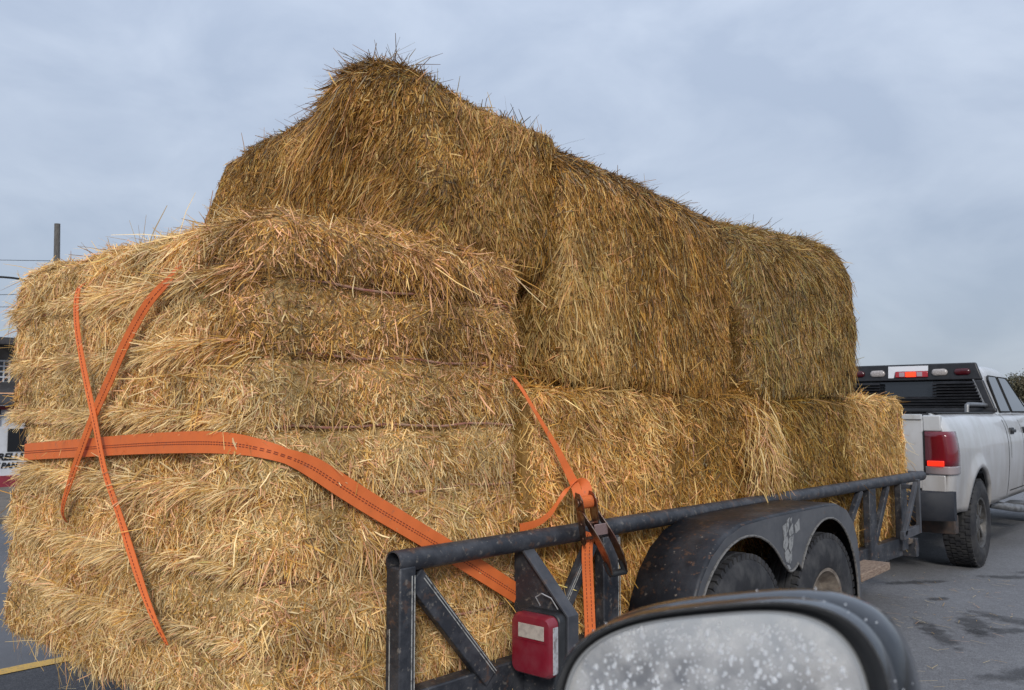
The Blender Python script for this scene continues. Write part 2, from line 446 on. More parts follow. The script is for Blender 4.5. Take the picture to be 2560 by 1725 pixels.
def hay_mesh(name, quads_p, quads_n, fid, weights, n, prefer, spread, mixw, lens, widths, seed, base, core_col,
             grooves=None, brush=False, top_pal=None, patch=None, stick=0.14, uni=0.3, tint=(1, 1, 1), fine=0.55, extra=None, ylim=None, swirl=.8, xpal=None):
    """quads_p: (Q,4,3) skin, quads_n: (Q,3) normals, fid: face id of each quad. Returns one mesh: skin plus the straws lying on it."""
    rg = np.random.default_rng(seed)
    a = quads_p
    area = 0.5 * np.linalg.norm(np.cross(a[:, 2] - a[:, 0], a[:, 3] - a[:, 1]), axis=1)
    wgt = area * weights
    q = rg.choice(len(a), n, p=wgt / wgt.sum())
    s, t = rg.random((n, 1)), rg.random((n, 1))
    p = (a[q, 0] * (1 - s) + a[q, 1] * s) * (1 - t) + (a[q, 3] * (1 - s) + a[q, 2] * s) * t
    nr = nrm(quads_n[q] + rg.normal(0, .08, (n, 3)))
    f = fid[q]
    # locally coherent combing direction
    v0 = prefer[f] + 0.0
    sw = fbm(p * 3.1, seed)[:, None]
    v0 = v0 - nr * (v0 * nr).sum(1, keepdims=True)
    bad = np.linalg.norm(v0, axis=1) < 0.15
    v0[bad] = rg.normal(0, 1, (bad.sum(), 3)); v0 = nrm(v0 - nr * (v0 * nr).sum(1, keepdims=True))
    t1 = np.cross(nr, v0)
    ang = rg.normal(0, 1, n) * spread[f] + sw[:, 0] * swirl + .75 * fbm(p * 13, seed + 3)
    u = rg.random(n) < uni
    ang[u] = rg.uniform(-np.pi, np.pi, u.sum())
    lift = np.abs(rg.normal(0, .10, n)) - 0.02 + .32 * np.clip(fbm(p * 10, seed + 5), 0, 1)
    so = rg.random(n) < stick
    lift[so] = rg.uniform(.15, .75, so.sum())
    ln_ = np.exp(rg.normal(np.log(lens[0]), lens[1], n))
    lg = rg.random(n) < lens[2]
    ln_[lg] = rg.uniform(lens[3], lens[4], lg.sum())
    fn = rg.random(n) < fine
    k = fn.sum()
    ln_[fn] = np.exp(rg.normal(np.log(lens[0] * .52), .35, k)); lift[fn] = rg.normal(.02, .07, k)
    top = nr[:, 2] > .55
    tl = top & (rg.random(n) < .2)
    lift[tl] = rg.uniform(.25, 1.3, tl.sum()); ln_[tl] *= 0.75
    d = v0 * np.cos(ang)[:, None] + t1 * np.sin(ang)[:, None]
    palem = np.zeros(n, bool)
    if brush and grooves is not None:       # straw combed out over each twine on the rear face
        ax, lv = grooves
        for z in lv:
            g = (np.abs(p[:, ax] - z) < .022) & (f < 2) & (rg.random(n) < .85)      # straw pinched under the twine lies along it
            k = g.sum()
            h = np.where(f[g][:, None] == 0, np.array([[-1, 0, 0.]]), np.array([[0, 1, 0.]]))
            d[g] = nrm(h * rg.choice([-1, 1], (k, 1)) + rg.normal(0, .28, (k, 3))); lift[g] = rg.normal(-.02, .05, k); ln_[g] *= .8
            dz = p[:, ax] - z - fbm(p * 2.2, 91) * .025
            near = (dz > .004) & (dz < .05) & (f == 0) & (rg.random(n) < .8)
            k = near.sum()
            d[near] = nrm(np.stack([-np.abs(rg.normal(.8, .35, k)), np.zeros(k), rg.normal(-.25, .32, k)], 1))
            lift[near] = rg.uniform(.2, .85, k); ln_[near] = rg.uniform(.045, .115, k); palem |= near
    flat = np.zeros(n, bool)
    keep = np.ones(n, bool)
    if STRAPS:
        sp = np.array(STRAPS)
        lo, hi = sp.min(0) - .1, sp.max(0) + .1
        cand = np.where(((p > lo) & (p < hi)).all(1))[0]
        for c0 in range(0, len(cand), 4000):
            c = cand[c0:c0 + 4000]
            dist = np.sqrt(((p[c][:, None] - sp[None, :, :3]) ** 2).sum(2)).min(1)
            flat[c[dist < .05]] = True
            keep[c[(dist < .045) & (rg.random(len(c)) < .45)]] = False
        lift[flat] = rg.uniform(-.06, .03, flat.sum())
        edge = flat & (rg.random(n) < .13)
        lift[edge] = .3
    d = nrm(d + nr * lift[:, None])
    ln_[f > 99] *= 1
    p = p + nr * (-.005 + .014 * rg.random((n, 1)))
    wdt = rg.uniform(widths[0], widths[1], n)
    wdt[fn] *= .62
    ln_ *= np.clip(.85 + 1.0 * fbm(p * 2.7, seed + 77), .5, 1.35)
    big = rg.random(n) < .05
    wdt[big] *= 1.6
    side = nrm(np.cross(d, nr + rg.normal(0, .55, (n, 3))))
    bend = nrm(rg.normal(0, 1, (n, 3)) - nr * .2) * (ln_ * rg.uniform(0, .16, n))[:, None]
    bend[:, 2] -= ln_ * .05
    A, B, C_ = p, p + d * (ln_ * .55)[:, None] + bend * .6, p + d * ln_[:, None] + np.c_[np.zeros((n, 2)), -.10 * ln_] - bend * .3
    hw = (side * (wdt / 2)[:, None])
    if brush: keep &= ~((np.abs(A[:, 2] - 1.25) < .12) & (np.minimum(A[:, 0], C_[:, 0]) < -4.21))
    if ylim is not None: keep &= (np.maximum(A[:, 1], C_[:, 1]) < ylim[1]) & (np.minimum(A[:, 1], C_[:, 1]) > ylim[0])
    bl = np.stack([A - hw, A + hw, B - hw, B + hw, C_ - hw * .55, C_ + hw * .55], 1)
    # colour of each straw
    pn = fbm(p * 4.5, seed + 50)
    W = np.tile(np.array(mixw), (n, 1))
    if patch is not None:
        k = np.clip(pn * 2.6 + .2, 0, 1)[:, None]
        W = W * (1 - k) + np.array(patch)[None] * k
    if top_pal is not None:
        k = np.clip((nr[:, 2:3] - .10) * 1.6 + fbm(p * 7, seed + 9)[:, None] * .4, 0, .95)
        W = W * (1 - k) + np.array(top_pal)[None] * k
    W[palem] = np.array(P_PALE)
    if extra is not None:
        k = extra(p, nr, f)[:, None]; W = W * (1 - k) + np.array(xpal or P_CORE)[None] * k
    cw = np.cumsum(W / W.sum(1, keepdims=True), 1)
    ci = (rg.random((n, 1)) > cw).sum(1).clip(0, len(PAL) - 1)
    col = PAL[ci] * rg.uniform(.62, 1.3, (n, 1)) * (1 + .45 * fbm(p * 6.5, seed + 31)[:, None]) * np.array(tint)[None]
    bl, col = bl[keep], col[keep]; n = len(bl)
    # assemble
    cv = quads_p.reshape(-1, 3)
    nc = len(quads_p)
    V = np.concatenate([cv, bl.reshape(-1, 3)]) - np.array(base)[None]
    i0 = len(cv) + np.arange(n)[:, None] * 6
    F = np.concatenate([np.arange(nc * 4).reshape(-1, 4), i0 + np.array([[0, 1, 3, 2]]), i0 + np.array([[2, 3, 5, 4]])])
    ccol = np.array(core_col)[None] * (1 + .3 * fbm(cv * 9, 5)[:, None]) * np.array(tint)[None]
    C = np.concatenate([ccol, np.repeat(col, 6, 0)])
    me = bpy.data.meshes.new(name)
    me.vertices.add(len(V)); me.vertices.foreach_set('co', V.astype(np.float32).ravel())
    me.loops.add(F.size); me.loops.foreach_set('vertex_index', F.astype(np.int32).ravel())
    me.polygons.add(len(F)); me.polygons.foreach_set('loop_start', (np.arange(len(F)) * 4).astype(np.int32))
    at = me.attributes.new('Col', 'FLOAT_COLOR', 'POINT')
    at.data.foreach_set('color', np.c_[C, np.ones(len(C))].astype(np.float32).ravel())
    me.materials.append(M['straw'])
    me.update(calc_edges=True)
    return me

def box_skin(c, dims, r, disp, step=.045, rb=None):
    """rounded box skin; face ids: 0 rear(-Y) 1 right(+X) 2 top 3 left 4 front 5 bottom"""
    c = np.array(c); h = np.array(dims) / 2.
    r0 = np.array(r, float) * np.ones(3)
    rb = r0 if rb is None else np.array(rb, float) * np.ones(3)
    P, N, I = [], [], []
    ax = {0: (0, 2, 1, -1), 1: (1, 2, 0, 1), 2: (0, 1, 2, 1), 3: (1, 2, 0, -1), 4: (0, 2, 1, 1), 5: (0, 1, 2, -1)}
    for f, (a, b, k, s) in ax.items():
        na, nb = max(4, int(2 * h[a] / step)), max(4, int(2 * h[b] / step))
        ga, gb = np.meshgrid(np.linspace(-h[a], h[a], na), np.linspace(-h[b], h[b], nb), indexing='ij')
        q = np.zeros((na, nb, 3)); q[..., a] = ga; q[..., b] = gb; q[..., k] = s * h[k]
        r = np.where(q[..., 2:3] < 0, rb, r0)
        inner = np.clip(q, -(h - r), h - r)
        sph = nrm((q - inner) / r)
        pos = inner + sph * r
        dn = nrm(sph / r)
        fl = pos.reshape(-1, 3) + c
        off = disp(fl, dn.reshape(-1, 3), f)
        pos = (fl + dn.reshape(-1, 3) * off[:, None]).reshape(na, nb, 3)
        qd = np.stack([pos[:-1, :-1], pos[1:, :-1], pos[1:, 1:], pos[:-1, 1:]], 2).reshape(-1, 4, 3)
        nn = nrm(dn[:-1, :-1] + dn[1:, 1:]).reshape(-1, 3)
        if ((a + 1) % 3 == b) != (s > 0):
            qd = qd[:, ::-1]
        P.append(qd); N.append(nn); I.append(np.full(len(qd), f))
    return np.concatenate(P), np.concatenate(N), np.concatenate(I)

def link_bale(me, base, label, group='hay bales loaded on the trailer'):
    o = bpy.data.objects.new('hay_bale', me)
    COL.objects.link(o); o.location = base
    return tag(o, label, 'hay bale', group)

def lerp_path(pts, step=.03):
    out_ = []
    for a, b in zip(pts[:-1], pts[1:]):
        a, b = np.array(a), np.array(b); k = max(1, int(np.linalg.norm(b - a) / step))
        out_ += [tuple(a + (b - a) * i / k) for i in range(k)]
    return out_ + [tuple(pts[-1])]

def smooth_path(pts, it=2):
    p = [Vector(q) for q in pts]
    for _ in range(it):
        q = [p[0]]
        for a, b in zip(p[:-1], p[1:]):
            q += [a * .75 + b * .25, a * .25 + b * .75]
        p = q + [p[-1]]
    return p

# strap routes (world), needed first because they press the straw down
RY = 1.452          # rear face of the rearmost bale
WIDE = [(-4.225, 2.1, 1.255), (-4.225, 1.62, 1.262), (-4.20, 1.475, 1.267), (-4.13, 1.42, 1.272), (-4.05, 1.408, 1.278), (-3.46, 1.405, 1.311), (-2.99, 1.405, 1.338), (-2.62, 1.408, 1.353),
        (-2.45, 1.425, 1.353), (-2.345, 1.455, 1.342), (-2.297, 1.52, 1.318), (-2.29, 1.61, 1.283), (-2.288, 1.70, 1.230), (-2.286, 1.854, 1.141), (-2.283, 2.06, 1.030), (-2.28, 2.286, .906), (-2.278, 2.56, .75)]
THIN_A = [(-3.60, 1.50, 1.985), (-3.598, 1.46, 1.965), (-3.59, 1.42, 1.94), (-3.539, 1.398, 1.814), (-3.465, 1.396, 1.657), (-3.38, 1.394, 1.519), (-3.316, 1.392, 1.419), (-3.256, 1.388, 1.322), (-3.201, 1.39, 1.217),
          (-3.095, 1.398, 1.087), (-3.026, 1.4, .994), (-2.947, 1.4, .901), (-2.884, 1.402, .825), (-2.818, 1.405, .758), (-2.785, 1.43, .69)]
THIN_B = [(-2.79, 1.52, 2.03), (-2.795, 1.46, 1.98), (-2.823, 1.42, 1.898), (-2.909, 1.405, 1.85), (-2.986, 1.402, 1.80), (-3.117, 1.4, 1.688), (-3.222, 1.4, 1.57), (-3.335, 1.397, 1.451), (-3.45, 1.392, 1.289), (-3.537, 1.397, 1.185), (-3.63, 1.402, 1.06), (-3.67, 1.44, 1.01)]
for pth in (WIDE[:12], THIN_A, THIN_B):
    STRAPS += lerp_path(pth, .03)

TW_Z = [1.867, 1.634, 1.404, 1.175, .931, .71]
def groove(z, lv, sg=.028):
    g = np.zeros_like(z)
    for l in lv: g = g + np.exp(-((z - l) / sg) ** 2)
    return g

def disp_rear(p, n, f):
    d = .022 * fbm(p * 2.6, 3) + .010 * fbm(p * 9, 8) + holes(p, 13)
    if f in (0, 1, 3, 4):
        zz = p[:, 2] + .030 * fbm(p * 2.2, 60)
        lv = np.array([.44] + sorted(TW_Z) + [2.11])
        fr = np.interp(zz, lv, np.arange(len(lv))) % 1.0
        d = d + .056 * (np.abs(np.sin(np.pi * fr)) ** .45 - .84)
    if f == 2: d = d + .03 * fbm(p * 4, 12)
    # the level strap pulls the left end in
    d = d - .19 * np.exp(-((p[:, 2] - 1.245) / .095) ** 2) * np.clip((-4.02 - p[:, 0]) / .22, 0, 1) * (1 if f == 3 else np.clip((-4.1 - p[:, 0]) / .2, 0, .5) if f == 0 else 0)
    return d
pref = np.array([(-.35, 0, -.9), (0, .15, -1), (-.6, -.5, 0), (0, 0, -1), (0, 0, -1), (1, 0, 0)], float)
B0 = (-3.365, 2.055, 1.27)
P, N, I = box_skin(B0, (2.07, 1.21, 1.64), .11, disp_rear, .035)
wt = np.array([1.0, 1.0, .75, .35, .1, .1])[I]
wt = wt * np.where(I == 1, 1.0, 1.0)
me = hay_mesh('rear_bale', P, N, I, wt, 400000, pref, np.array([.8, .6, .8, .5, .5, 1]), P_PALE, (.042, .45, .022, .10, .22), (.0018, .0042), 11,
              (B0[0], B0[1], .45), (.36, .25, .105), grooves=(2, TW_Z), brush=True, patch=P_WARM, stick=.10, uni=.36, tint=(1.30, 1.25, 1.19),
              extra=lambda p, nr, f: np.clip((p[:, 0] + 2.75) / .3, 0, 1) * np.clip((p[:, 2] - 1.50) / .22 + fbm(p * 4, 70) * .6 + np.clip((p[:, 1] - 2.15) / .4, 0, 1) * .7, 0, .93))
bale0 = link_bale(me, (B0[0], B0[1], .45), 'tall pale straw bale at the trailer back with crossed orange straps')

def contour_twine(parent, z, x0, x1, y0, y1, r, dz=0):
    pts = [(x0, y0, z)]
    for k in range(14): pts.append((x0 + (x1 - r - x0) * (k + 1) / 14, y0, z + .006 * math.sin(k * 1.7 + dz)))
    for k in range(1, 6):
        t = k / 6 * math.pi / 2
        pts.append((x1 - r + r * math.sin(t), y0 + r - r * math.cos(t), z))
    for k in range(9): pts.append((x1, y0 + r + (y1 - y0 - r) * k / 8, z + .006 * math.sin(k * 1.9 + dz)))
    b = MB(); b.tube(pts, .0042, 6)
    return b.build('twine', M['twine'], parent)
for i, z in enumerate(TW_Z):
    contour_twine(bale0, z - .003, -4.30, -2.342, 1.460, 2.60, .12, i)

# square bales lying crosswise in a row in front of it
def row_bale(y0, y1, n, mixw, patch, tint, seed, label, ztop=1.555, dx=0.0, stick=.14):
    cy = (y0 + y1) / 2; tw = [y0 + (y1 - y0) * k for k in (.14, .32, .5, .68, .86)]
    def dp(p, nn, f):
        d = .028 * fbm(p * 2.8, seed) + .012 * fbm(p * 9, seed + 1) + holes(p, seed + 4)
        if f in (1, 2): d = d - .016 * groove(p[:, 1], tw, .022)
        return d
    c = (-3.365 + dx, cy, (.46 + ztop) / 2)
    P, N, I = box_skin(c, (2.08, y1 - y0, ztop - .46), .075, dp, .05)
    wt = np.array([.25, 1.0, .7, .3, .9 if y1 > 7 else .15, .1])[I]
    me = hay_mesh('row_bale', P, N, I, wt, n, np.array([(0, 0, -1), (0, .2, -1), (.8, .4, 0), (0, 0, -1), (0, 0, -1), (1, 0, 0)], float),
                  np.array([.6, .6, .7, .6, .7, 1]), mixw, (.055, .45, .03, .12, .24), (.0024, .0052), seed, (c[0], c[1], .46), (.28, .175, .065), patch=patch, stick=stick, uni=.25, tint=tint, ylim=(y0 - .04, y1 + (.04 if y1 < 7 else .2)))
    o = link_bale(me, (c[0], c[1], .46), label)
    for k, ty in enumerate(tw):
        b = MB(); x1 = c[0] + 1.04 - .016
        b.tube([(x1 - .6, ty, ztop - .012), (x1 - .09, ty, ztop - .012), (x1 - .02, ty, ztop - .06)] + [(x1 + .003 * math.sin(j), ty + .006 * math.sin(j * 2.3 + k), ztop - .1 - j * .14) for j in range(7)], .0042, 6)
        b.build('twine', M['twine'], o)
    return o
row_bale(2.70, 3.80, 120000, P_WARM, P_PALE, (1.28, 1.16, .92), 21, 'pale low bale beside the ratchet buckle, first of the lower row')
row_bale(3.84, 4.93, 95000, P_OLD, P_WARM, (1.08, .95, .68), 22, 'brownish low bale behind the trailer fender top, second of the lower row')
row_bale(4.98, 6.06, 80000, P_OLD, P_OLD, (.86, .80, .56), 23, 'dark olive low bale above the front trailer wheel, third of the lower row', 1.545)
row_bale(6.10, 7.20, 80000, P_WARM, P_PALE, (1.2, 1.13, .94), 24, 'pale yellow low bale at the front end of the trailer, nearest the truck', 1.55, 0.01, .2)

# weathered square bale lying crosswise on top of the rear bale
def dp_top(p, nn, f):
    d = .030 * fbm(p * 2.6, 31) + .02 * fbm(p * 7, 33) + holes(p, 35)
    if f == 2 or True:
        hump = np.exp(-((p[:, 0] + 2.80) / .22) ** 2) * np.clip((p[:, 2] - 2.45) / .3, 0, 1)
        slope = np.clip((-3.0 - p[:, 0]) / 1.2, 0, 1) * np.clip((p[:, 2] - 2.4) / .3, 0, 1)
        right = np.clip((p[:, 0] + 2.72) / .24, 0, 1) * np.clip((p[:, 2] - 2.3) / .4, 0, 1) * np.clip((p[:, 1] - 2.15) / .3, .3, 1)
        d = d + .105 * hump - .10 * slope - np.clip(nn[:, 2], 0, 1) * (.10 * right + .09 * np.clip((p[:, 1] - 2.25) / .6, 0, 1))
    return d
B1 = (-3.27, 2.60, 2.40)
P, N, I = box_skin(B1, (1.74, .80, .80), (.16, .10, .15), dp_top, .035)
wt = np.array([1.0, 1.0, .9, .4, .2, .1])[I]
me = hay_mesh('top_bale', P, N, I, wt, 180000, np.array([(-.30, 0, -.92), (0, .05, -1), (-.3, -.6, 0), (0, 0, -1), (0, 0, -1), (1, 0, 0)], float),
              np.array([.34, .30, .8, .4, .5, 1]), P_OLD, (.048, .42, .02, .11, .20), (.0020, .0045), 41, (B1[0], B1[1], 2.0), (.20, .12, .045),
              top_pal=P_TOP, patch=P_WARM, stick=.06, uni=.16, tint=(.97, .86, .64))
link_bale(me, (B1[0], B1[1], 2.0), 'weathered dark-topped bale forming the peak of the load')

def upper_bale(c, dims, r, rb, n, mixw, patch, tint, seed, label, slope=0.0):
    def dp(p, nn, f):
        d = .026 * fbm(p * 2.4, seed) + .016 * fbm(p * 8, seed + 2) + holes(p, seed + 5)
        return d
    P, N, I = box_skin(c, dims, r, dp, .045, rb)
    P[:, :, 2] -= slope * (P[:, :, 1] - c[1])
    wt = np.array([.7, 1.0, .9, .2, .7, .1])[I]
    z0 = c[2] - dims[2] / 2
    me = hay_mesh('upper_bale', P, N, I, wt, n, np.array([(0, 0, -1), (0, 0, -1), (1, 0, -.4), (0, 0, -1), (0, 0, -1), (1, 0, 0)], float), np.array([.5, .24, .6, .4, .5, 1]), mixw,
                  (.047, .42, .015, .11, .18), (.0021, .0046), seed, (c[0], c[1], z0), (.22, .13, .045), top_pal=P_TOP if patch is P_WARM else None, patch=patch, stick=.05, uni=.13, extra=lambda p, nr, f: np.where((f == 0) | (f == 4), .8, 0.0) if seed != 51 else np.clip((3.42 - p[:, 1]) / .2, 0, 1) * np.clip((2.3 - p[:, 2]) / .2 + fbm(p * 5, 88), 0, .9),
                  xpal=P_PALE if seed == 51 else None, tint=tint, ylim=(c[1] - dims[1] / 2 - .045, c[1] + dims[1] / 2 + .045), swirl=.4)
    return link_bale(me, (c[0], c[1], z0), label)
upper_bale((-3.01, 3.64, 2.07), (1.38, 1.46, 1.06), (.22, .05, .20), (.08, .05, .08), 190000, P_OLD, P_WARM, (.98, .86, .64), 51, 'golden-brown bale in the middle of the top row behind the peak', .06)
upper_bale((-2.98, 5.375, 2.09), (1.38, 1.58, 1.10), (.42, .07, .42), (.10, .07, .10), 150000, P_GREEN, P_OLD, (.76, .72, .60), 61, 'round-shouldered greenish bale at the front of the top row, nearest the truck', -.05)

# loose tuft of straw hanging over the rail
def tuft(name, c, n, seed, label, spread, L0, L1, tint=(1, 1, 1)):
    rg = np.random.default_rng(seed)
    p = np.array(c)[None] + rg.normal(0, 1, (n, 3)) * np.array(spread)[None]
    d = nrm(np.stack([rg.normal(.22, .22, n), rg.normal(.1, .45, n), -np.abs(rg.normal(.9, .3, n))], 1))
    l = rg.uniform(L0, L1, n)
    side = nrm(np.cross(d, rg.normal(0, 1, (n, 3)) + np.array([[1.2, -.6, .2]])))
    hw = side * rg.uniform(.0015, .0032, (n, 1))
    B = p + d * (l * .5)[:, None] + rg.normal(0, .008, (n, 3)); C_ = p + d * l[:, None] + np.c_[-.03 * np.ones(n), np.zeros(n), -.02 * np.ones(n)]
    bl = np.stack([p - hw, p + hw, B - hw, B + hw, C_ - hw * .5, C_ + hw * .5], 1)
    ci = rg.choice(9, n, p=np.array(P_WARM) / sum(P_WARM))
    col = PAL[ci] * rg.uniform(.8, 1.25, (n, 1)) * np.array(tint)[None]
    i0 = np.arange(n)[:, None] * 6
    F = np.concatenate([i0 + np.array([[0, 1, 3, 2]]), i0 + np.array([[2, 3, 5, 4]])])
    V = bl.reshape(-1, 3) - np.array(c)[None]
    me = bpy.data.meshes.new(name); me.from_pydata(V.tolist(), [], F.tolist())
    at = me.attributes.new('Col', 'FLOAT_COLOR', 'POINT')
    at.data.foreach_set('color', np.c_[np.repeat(col, 6, 0), np.ones(n * 6)].astype(np.float32).ravel())
    me.materials.append(M['straw'])
    o = bpy.data.objects.new(name, me); COL.objects.link(o); o.location = c
    return tag(o, label, 'straw')
tuft('straw_tuft', (-2.27, 4.64, 1.22), 900, 5, 'loose straw tuft hanging over the top rail above the fender', (.018, .085, .12), .08, .24, (1.1, 1.08, 1))
tuft('straw_tuft', (-2.25, 5.45, .66), 420, 6, 'small straw tuft poking out low between the fender and the front post', (.018, .05, .08), .08, .18, (1.05, 1, .9))

# single straws fallen on the road round the trailer
rg_s = np.random.default_rng(77)
n = 420
px_ = np.concatenate([rg_s.uniform(-4.9, -4.2, 120), rg_s.normal(-2.0, .35, 300)]); py_ = np.concatenate([rg_s.uniform(1.1, 3.0, 120), rg_s.uniform(1.5, 8.5, 300)])
a_ = rg_s.uniform(0, 2 * np.pi, n); l_ = rg_s.uniform(.03, .12, n)
d_ = np.stack([np.cos(a_), np.sin(a_), rg_s.normal(0, .05, n)], 1) * l_[:, None]; s_ = np.stack([-np.sin(a_), np.cos(a_), 0 * a_], 1) * .0018
p_ = np.stack([px_, py_, np.full(n, .012)], 1)
V_ = np.stack([p_ - s_, p_ + s_, p_ + d_ + s_, p_ + d_ - s_], 1).reshape(-1, 3)
V_[:, 2] = np.maximum(V_[:, 2], .008)
me = bpy.data.meshes.new('loose_straw'); me.from_pydata(V_.tolist(), [], np.arange(n * 4).reshape(-1, 4).tolist())
at = me.attributes.new('Col', 'FLOAT_COLOR', 'POINT')
at.data.foreach_set('color', np.c_[np.repeat(PAL[rg_s.choice([0, 1, 2, 6], n)], 4, 0), np.ones(n * 4)].astype(np.float32).ravel())
me.materials.append(M['straw'])
o = bpy.data.objects.new('loose_straw', me); COL.objects.link(o)
tag(o, 'single dry straws scattered on the asphalt beside the trailer', 'straw', kind='stuff')

# ---------------------------------------------------------------- straps
def uv_strip(o, path_n, per=260.0):
    """arc-length UVs so the woven ribs run across the webbing"""
    me = o.data
    uv = me.uv_layers.new(name='weave')
    acc = [0.0]
    for i in range(1, path_n):
        a, b = me.vertices[(i - 1) * 4].co, me.vertices[i * 4].co
        acc.append(acc[-1] + (b - a).length)
    for lp in me.loops:
        i = min(lp.vertex_index // 4, path_n - 1)
        uv.data[lp.index].uv = (acc[i] * per / 20 * 0.31, (lp.vertex_index % 4) / 3)

def strap(path, widths, wdir, parent, name='webbing', th=.0028, it=2, stitch=None):
    sp = smooth_path(path, it)
    n = len(sp)
    ws = []
    for i in range(n):
        t = i / (n - 1) * (len(path) - 1); k = min(int(t), len(path) - 2); f = t - k
        wd = widths if not isinstance(widths, list) else widths[k] * (1 - f) + widths[k + 1] * f
        dv = Vector(wdir) if not isinstance(wdir, list) else (Vector(wdir[k]) * (1 - f) + Vector(wdir[k + 1]) * f)
        ws.append(dv.normalized() * wd)
    b = MB(); b.strip(sp, ws, th)
    o = b.build(name, M['web'], parent, smooth=60)
    uv_strip(o, n)
    if stitch:
        for off in stitch:
            s = MB()
            acc = 0
            for i in range(1, n - 1):
                d = (sp[i + 1] - sp[i])
                L_ = d.length
                k = max(1, int(L_ / .012))
                wv = ws[i] - d.normalized() * ws[i].dot(d.normalized()); nn = d.cross(wv).normalized()
                out_n = nn if nn.dot(Vector((.4, -.9, 0))) > 0 else -nn
                for j in range(k):
                    a = sp[i] + d * (j / k) + wv * off + out_n * (th * .5 + .0006); c = a + d * (.62 / k)
                    s.beam(a, c, .0028, .0010, up=out_n)
            s.build('stitching', M['stitch'], o)
    return o
Z_ = (0, 0, 1)
t = empty('tie_down_strap', (-3.4, 1.41, 1.3), label='wide orange strap running level across the rear bale then down to the trailer side', cat='strap', group='orange tie-down straps')
wd = [Z_] * 8 + [(-.05, 0, 1), (.0, .05, 1), (.12, .2, 1), (.0, .3, 1), (0, .45, 1), (0, .5, 1), (0, .5, 1), (0, .5, 1), (0, .5, 1)]
strap(WIDE, [.07] * 8 + [.066, .055, .045, .066] + [.072] * 5, wd, t, stitch=(-.09, .02))
t = empty('tie_down_strap', (-3.2, 1.40, 1.3), label='long narrow orange strap slanting down from upper left, upper strand of the cross', cat='strap', group='orange tie-down straps')
strap([(x, y - .014, z) for (x, y, z) in THIN_A], [.015, .022, .024, .025, .024, .026, .025, .022, .022, .025, .030, .028, .023, .016, .006], (1, .45, .3), t, stitch=(-.1,))
t = empty('tie_down_strap', (-3.2, 1.40, 1.4), label='shorter orange strap slanting down from upper right, lower strand of the cross', cat='strap', group='orange tie-down straps')
strap([(x, y - .010, z) for (x, y, z) in THIN_B], [.015, .020, .028, .035, .038, .042, .042, .038, .033, .026, .016, .008], (1, .25, -.25), t, stitch=(.1,))

# ratchet strap: webbing from between the bales down to the buckle on the top rail
rt_ = empty('ratchet_strap', (-2.2, 2.9, .98), label='orange ratchet strap with metal buckle hooked over the trailer side rail', cat='ratchet strap')
strap([(-2.36, 2.60, 1.60), (-2.315, 2.615, 1.555), (-2.285, 2.657, 1.471), (-2.27, 2.711, 1.392), (-2.255, 2.775, 1.303), (-2.24, 2.822, 1.215), (-2.225, 2.857, 1.150), (-2.205, 2.86, 1.09)],
      [.016, .015, .014, .016, .024, .034, .040, .042], [(.2, .9, .3), (.2, .9, .3), (.3, .9, .4), (.3, .9, .4), (.45, .8, .4), (.5, .8, .35), (.5, .8, .35), (.5, .8, .3)], rt_)
# wrapped spool of webbing
axw = Vector((.44, .89, .1)).normalized()
sp0 = Vector((-2.165, 2.845, 1.085))
b = MB(); b.lathe([(-.024, .0), (-.024, .026), (.024, .026), (.024, .0)], sp0 + axw * .004, axw, 24)
o = b.build('webbing', M['web'], rt_); 
uvl = o.data.uv_layers.new(name='weave')
for lp in o.data.loops: uvl.data[lp.index].uv = (math.atan2(o.data.vertices[lp.vertex_index].co.z - sp0.z + .98, .01) * 4, 0)
# loose tail: turns over the webbing and drops behind the rail
strap([(-2.185, 2.885, 1.10), (-2.195, 2.895, 1.150), (-2.215, 2.872, 1.168), (-2.235, 2.822, 1.140), (-2.25, 2.78, 1.088), (-2.262, 2.745, 1.040), (-2.275, 2.68, 1.005), (-2.30, 2.60, .995)],
      [.044, .042, .034, .020, .014, .022, .030, .034], [(.6, .7, .3), (.6, .7, .3), (.6, .4, .6), (.5, .6, .6), (.3, .8, .5), (.2, .8, -.5), (.0, .5, -.8), (.0, .4, -.8)], rt_)
# short strap below the buckle
strap([(-2.185, 2.905, .955), (-2.190, 2.885, .90), (-2.190, 2.895, .75), (-2.188, 2.90, .62), (-2.185, 2.902, .54), (-2.20, 2.90, .47)],
      .046, (.55, .8, 0), rt_, stitch=(-.2, .2))
# buckle: two side plates, cross bars and lever handle
bd = Vector((-.02, .20, -.92)).normalized(); bo = axw.cross(bd).normalized()
if bo.dot(Vector((.7, -.7, 0))) < 0: bo = -bo
bu = MB()
for s in (-1, 1):
    c0 = sp0 + axw * (.031 * s)
    pl = []
    for (l, o_) in ((-.04, -.02), (-.04, .02), (-.015, .042), (.03, .045), (.075, .034), (.16, .026), (.18, .006), (.17, -.022), (.06, -.03), (0, -.036)):
        pl.append(c0 + bd * l + bo * o_)
    bu.prism(pl, axw * .0035)
for l in (.0, .09, .15):
    bu.tube([sp0 - axw * .034 + bd * l, sp0 + axw * .036 + bd * l], .007, 10)
bu.build('buckle_frame', M['zinc'], rt_, bevel=.0012)
pw = MB(); pw.lathe([(0, 0), (0, .017), (.006, .017), (.006, 0)], sp0 - axw * .039 , axw, 10)
pw.build('ratchet_wheel', M['zinc'], rt_, bevel=.001); pw = MB()
pw.lathe([(0, 0), (0, .020), (.005, .020), (.005, 0)], sp0 + axw * .036 , axw, 18)
pw.build('ratchet_wheel', M['zinc'], rt_, bevel=.001)
